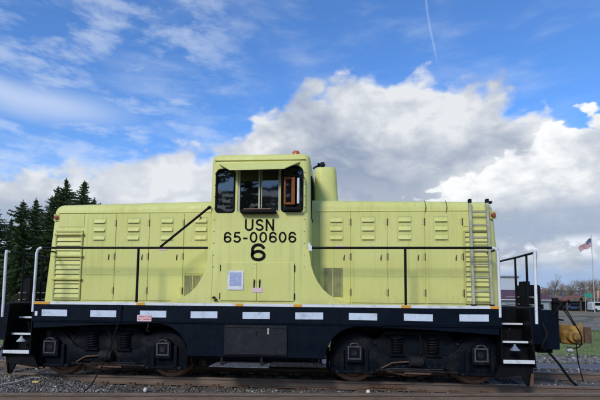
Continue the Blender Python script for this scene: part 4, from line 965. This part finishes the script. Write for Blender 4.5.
# green sign
sg = empty('road_sign', (50.9, 84, float(gz(51, 84))), 'small green road sign above the pavilion roof', 'sign')
GRNM = mat('sign_green', (.03, .26, .16), .5, var=.05)
MB().box(50.1, 51.55, 83.3, 83.36, 1.72, 2.55).build('sign_panel', GRNM, sg)
MB().tube([(50.3, 83.4, -1), (50.3, 83.4, 2.5)], .05, 6).tube([(51.35, 83.4, -1), (51.35, 83.4, 2.5)], .05, 6).build('sign_post', ALU, sg)
sg2 = empty('marker_post', (53.0, 85, -1), 'pale orange marker post right of the green sign', 'post')
MB().box(52.55, 52.95, 83.4, 83.5, 1.7, 3.1).build('panel', mat('pale_orange', (.55, .30, .22), .6), sg2); MB().tube([(52.75, 83.55, -1), (52.75, 83.55, 3.0)], .05, 6).build('post', ALU, sg2)
# post and rail fence at the edge of the grass
fe = empty('field_fence', (24, 29, -1), 'low dark wire fence along the far edge of the grass', 'fence')
fp_ = None
for i in range(14):
    x = 15+i*2.6
    if fp_ is None: fp_ = MB().box(x-.05, x+.05, 28.95, 29.05, -1.1, -.30).build('post', WOOD, fe, bevel=.01)
    else: dup(fp_, (i*2.6, 0, 0))
for z in (-.38, -.68): MB().tube([(15, 29, z), (48.8, 29, z)], .012, 4).build('wire', GRIM, fe)
# gravel piles in the lot
for i, (x, y, a, h_, lb) in enumerate(((33, 44, 3.2, .75, 'long low grey gravel heap in the lot behind the coupler'), (41, 47, 3.6, .9, 'low grey gravel heap near the right edge of the lot'), (27.5, 36, 2.4, .45, 'smallest gravel heap nearest the fence'))):
    rs_ = np.random.RandomState(i); n = 22; V = []; 
    for j in range(n):
        for k in range(n):
            u, v = j/(n-1)*2-1, k/(n-1)*2-1; r_ = math.hypot(u, v); hh = max(0, 1-r_)**.9*h_*(1+.25*noise.noise(Vector((u*2.3, v*2.3, i*7))))
            V.append((x+u*a, y+v*a*.6, float(gz(x, y))-.03+hh+rs_.normal(0, .02)*(hh > .01)))
    Fq = [(j*n+k, (j+1)*n+k, (j+1)*n+k+1, j*n+k+1) for j in range(n-1) for k in range(n-1)]
    tag(from_np('gravel_heap', V, Fq, LOT, False), lb, 'gravel heap')
# flagpole and flag
fpz = float(gz(47.3, 75)); pole = empty('flagpole', (47.3, 75, fpz), 'slender grey flagpole rising over the bare trees at the right edge', 'flagpole')
MB().tube([(47.3, 75, fpz), (47.3, 75, 12.75)], [.09, .045], 10).build('pole', ALU, pole, smooth=True); MB().lathe([(0, .03), (.05, .09), (.11, .09), (.16, .03)], (47.3, 75, 12.75), 'z', 10).build('finial', ALU, pole, smooth=True)
FR = mat('flag_red', (.42, .035, .05), .8, var=.1); FW = mat('flag_white', (.62, .60, .60), .8, var=.05); FB = mat('flag_blue', (.025, .035, .14), .8, var=.1)
flag = empty('flag', (47.25, 75, 10.7), 'red white and blue striped flag with stars drooping from the flagpole', 'flag')
def fpos(u, v):
    """u along fly 0..1, v down hoist 0..1 - flag drooping in light wind"""
    sag = u**1.25
    x = 47.24-2.15*u*(1-.10*v)-.10*v*u; z = 12.35-1.55*v*(1-.25*u)-1.75*sag*(1-.20*v)+.10*math.sin(u*9+v*2)
    y = 75+.30*math.sin(u*8.5+v*1.8)*u**.5+.12*math.sin(u*17)
    return Vector((x, y, z))
NU = 26
def cell(u0, u1, v0, v1, name, m, off=0.0):
    mb = MB(); nu = max(1, int((u1-u0)*NU+.5)); vs = []
    for i in range(nu+1):
        for v in (v0, v1):
            p = fpos(u0+(u1-u0)*i/nu, v); vs += [(p.x, p.y-.008-off, p.z), (p.x, p.y+.008+off, p.z)]
    fs = []
    for i in range(nu):
        a = i*4; fs += [(a, a+4, a+6, a+2), (a+1, a+3, a+7, a+5), (a, a+1, a+5, a+4), (a+2, a+6, a+7, a+3)]
    fs += [(0, 2, 3, 1), (nu*4, nu*4+1, nu*4+3, nu*4+2)]
    return mb.add(vs, fs).build(name, m, flag, smooth=True)
for i in range(13): cell(.40 if i < 7 else 0, 1, i/13+.0005, (i+1)/13-.0005, 'stripe', FR if i % 2 == 0 else FW)
cn = MB(); 
for i in range(7): cell(0, .399, i/13+.0005, (i+1)/13, 'canton', FB)
stt = MB()
for r_ in range(9):
    for c_ in range(6 if r_ % 2 == 0 else 5):
        u = .4*((c_+.5)/6+(0 if r_ % 2 == 0 else .5/6)); v = 7/13*(r_+.7)/9.4; p = fpos(u, v)
        stt.add([(p.x+.035*math.cos(t_)*(1 if k % 2 == 0 else .45), p.y-.022, p.z+.035*math.sin(t_)*(1 if k % 2 == 0 else .45)) for k, t_ in enumerate(np.linspace(math.pi/2, math.pi*2.5, 10, endpoint=False))], [tuple(range(10))])
stt.build('stars', FW, flag)

# bare deciduous trees
TW = mat('bare_twigs', (.25, .195, .145), .9, var=.2, vscale=1)
def bare(x, y, ht, seed, label, spread=.5, grp='bare trees on the right horizon', m=TW, depth=7):
    rs = random.Random(seed); z0 = float(gz(x, y)); root = empty('bare_tree', (x, y, z0), label, 'tree', grp)
    tr_ = MB(); cr = MB()
    def grow(p, d, ln, r_, k):
        q = p+d*ln+Vector((rs.gauss(0, .04), rs.gauss(0, .04), 0))*ln
        (tr_ if k < 1 else cr).tube([p, q], [r_, r_*.68], 5 if k < 2 else 3, cap=False)
        if k >= depth: return
        for j in range(3 if k < 4 else 2+(rs.random() < .5)):
            a = rs.uniform(0, 6.28); ax = Vector((math.cos(a), math.sin(a), rs.uniform(-.2, .2)))
            nd = (d+ax*spread*rs.uniform(.5, 1.2)+Vector((0, 0, .12))).normalized(); st = p.lerp(q, rs.uniform(.55, 1))
            grow(st, nd, ln*rs.uniform(.62, .86), max(.006, r_*.60), k+1)
    grow(Vector((x, y, z0-.1)), Vector((rs.gauss(0, .05), rs.gauss(0, .05), 1)).normalized(), ht*.24, ht*.022, 0)
    tr_.build('trunk', BARK, root); cr.build('crown', m, root)
    return root
BT = [(57.8, 97, 10.2, 'bare brown tree behind the pavilion below the flag'), (61.5, 100, 10.4, 'bare brown tree cut by the right edge of the photo'), (53.6, 95, 8.8, 'bare pale brown tree above the left end of the pavilion roof'),
      (49.5, 98, 8.2, 'bare tree just right of the maroon roof'), (45.5, 100, 8.0, 'bare tree rising behind the right end of the maroon roof'), (41, 104, 8.0, 'small bare tree behind the black box on the end platform'), (36.5, 108, 8.2, 'small bare tree seen over the middle of the maroon roof'),
      (56.0, 106, 10.6, 'taller bare tree standing in the second row behind the pavilion'), (64.5, 104, 10.2, 'bare tree beyond the right edge behind the pavilion')]
for i, (x, y, h_, lb) in enumerate(BT): bare(x, y, h_, 100+i, lb)
for i, (x, y, h_, r_, lb) in enumerate(((-7.5, -36, 19, 4.2, 'dark conifer behind the photographer, mirrored in the left cab window'), (-12.5, -38, 22, 4.5, 'tall dark conifer behind the photographer, mirrored in the cab glass'), (-3.0, -39, 20, 4.2, 'dark conifer behind the photographer, mirrored in the middle cab window'))): conifer(x, y, h_, r_, 70+i, lb, .7, 'conifers mirrored in the cab windows')
# far wood, hills
rs = np.random.RandomState(9); V = []; Fc = []
for i in range(17000):
    x = rs.uniform(-190, 230); y = 165+rs.uniform(-9, 9); hmax = 5.8+2.8*min(1, max(0, (x-88)/18))+1.6*noise.noise(Vector((x*.05, 0, 3)))+1.0*noise.noise(Vector((x*.3, 0, 9)))
    z = -1+hmax*rs.uniform(0, 1)**.8; a = rs.normal(0, .55, (2, 3)); i0 = len(V); p = np.array([x, y, z]); V += [p, p+a[0], p+a[1]]; Fc.append((i0, i0+1, i0+2))
tag(from_np('far_wood', V, Fc, leafmat('far_twigs', (.13, .10, .08), (.26, .205, .15))), 'low brown line of distant bare trees along the horizon', 'wood', None, 'stuff')
HB = mat('hazed_forest_hill', (.055, .085, .13), .9, var=.2, vscale=.004)  # blue haze of the distance is mixed into the forest colour
def ridge(y, h0, amp, sc_, seed):
    xs = np.linspace(-2600, 2600, 180); V = []
    for x in xs:
        h_ = h0+amp*noise.noise(Vector((x*sc_, seed, 0)))+amp*.4*noise.noise(Vector((x*sc_*3.1, seed, 2)))
        V += [(x, y-260, -2), (x, y-90, h_*.55), (x, y, h_), (x, y+200, -2)]
    Fq = [(i*4+k, i*4+4+k, i*4+5+k, i*4+1+k) for i in range(179) for k in range(3)]
    return tag(from_np('distant_hills', V, Fq, HB, True), kind='structure')
ridge(2100, 46, 16, .0016, 1.0)
# grass tufts on the field (real blades, one object)
rs = np.random.RandomState(12); n = 26000
px = rs.uniform(8, 42, n); py = rs.uniform(13.0, 29.4, n); pz = gz(px, py)+.01; hh = rs.uniform(.03, .11, n); aa = rs.uniform(0, 3.14, n)
b = np.stack([px, py, pz], 1); dx = np.stack([np.cos(aa)*.02, np.sin(aa)*.02, 0*aa], 1); tip = b+np.stack([rs.normal(0, .03, n), rs.normal(0, .03, n), hh], 1)
V = np.stack([b-dx, b+dx, tip], 1).reshape(-1, 3)
tag(from_np('grass', V, np.arange(3*n).reshape(-1, 3), leafmat('grass_blades', (.09, .12, .03), (.22, .22, .08))), 'short green grass on the field beyond the lane', 'grass', None, 'stuff')
sc.cycles.max_bounces = 8
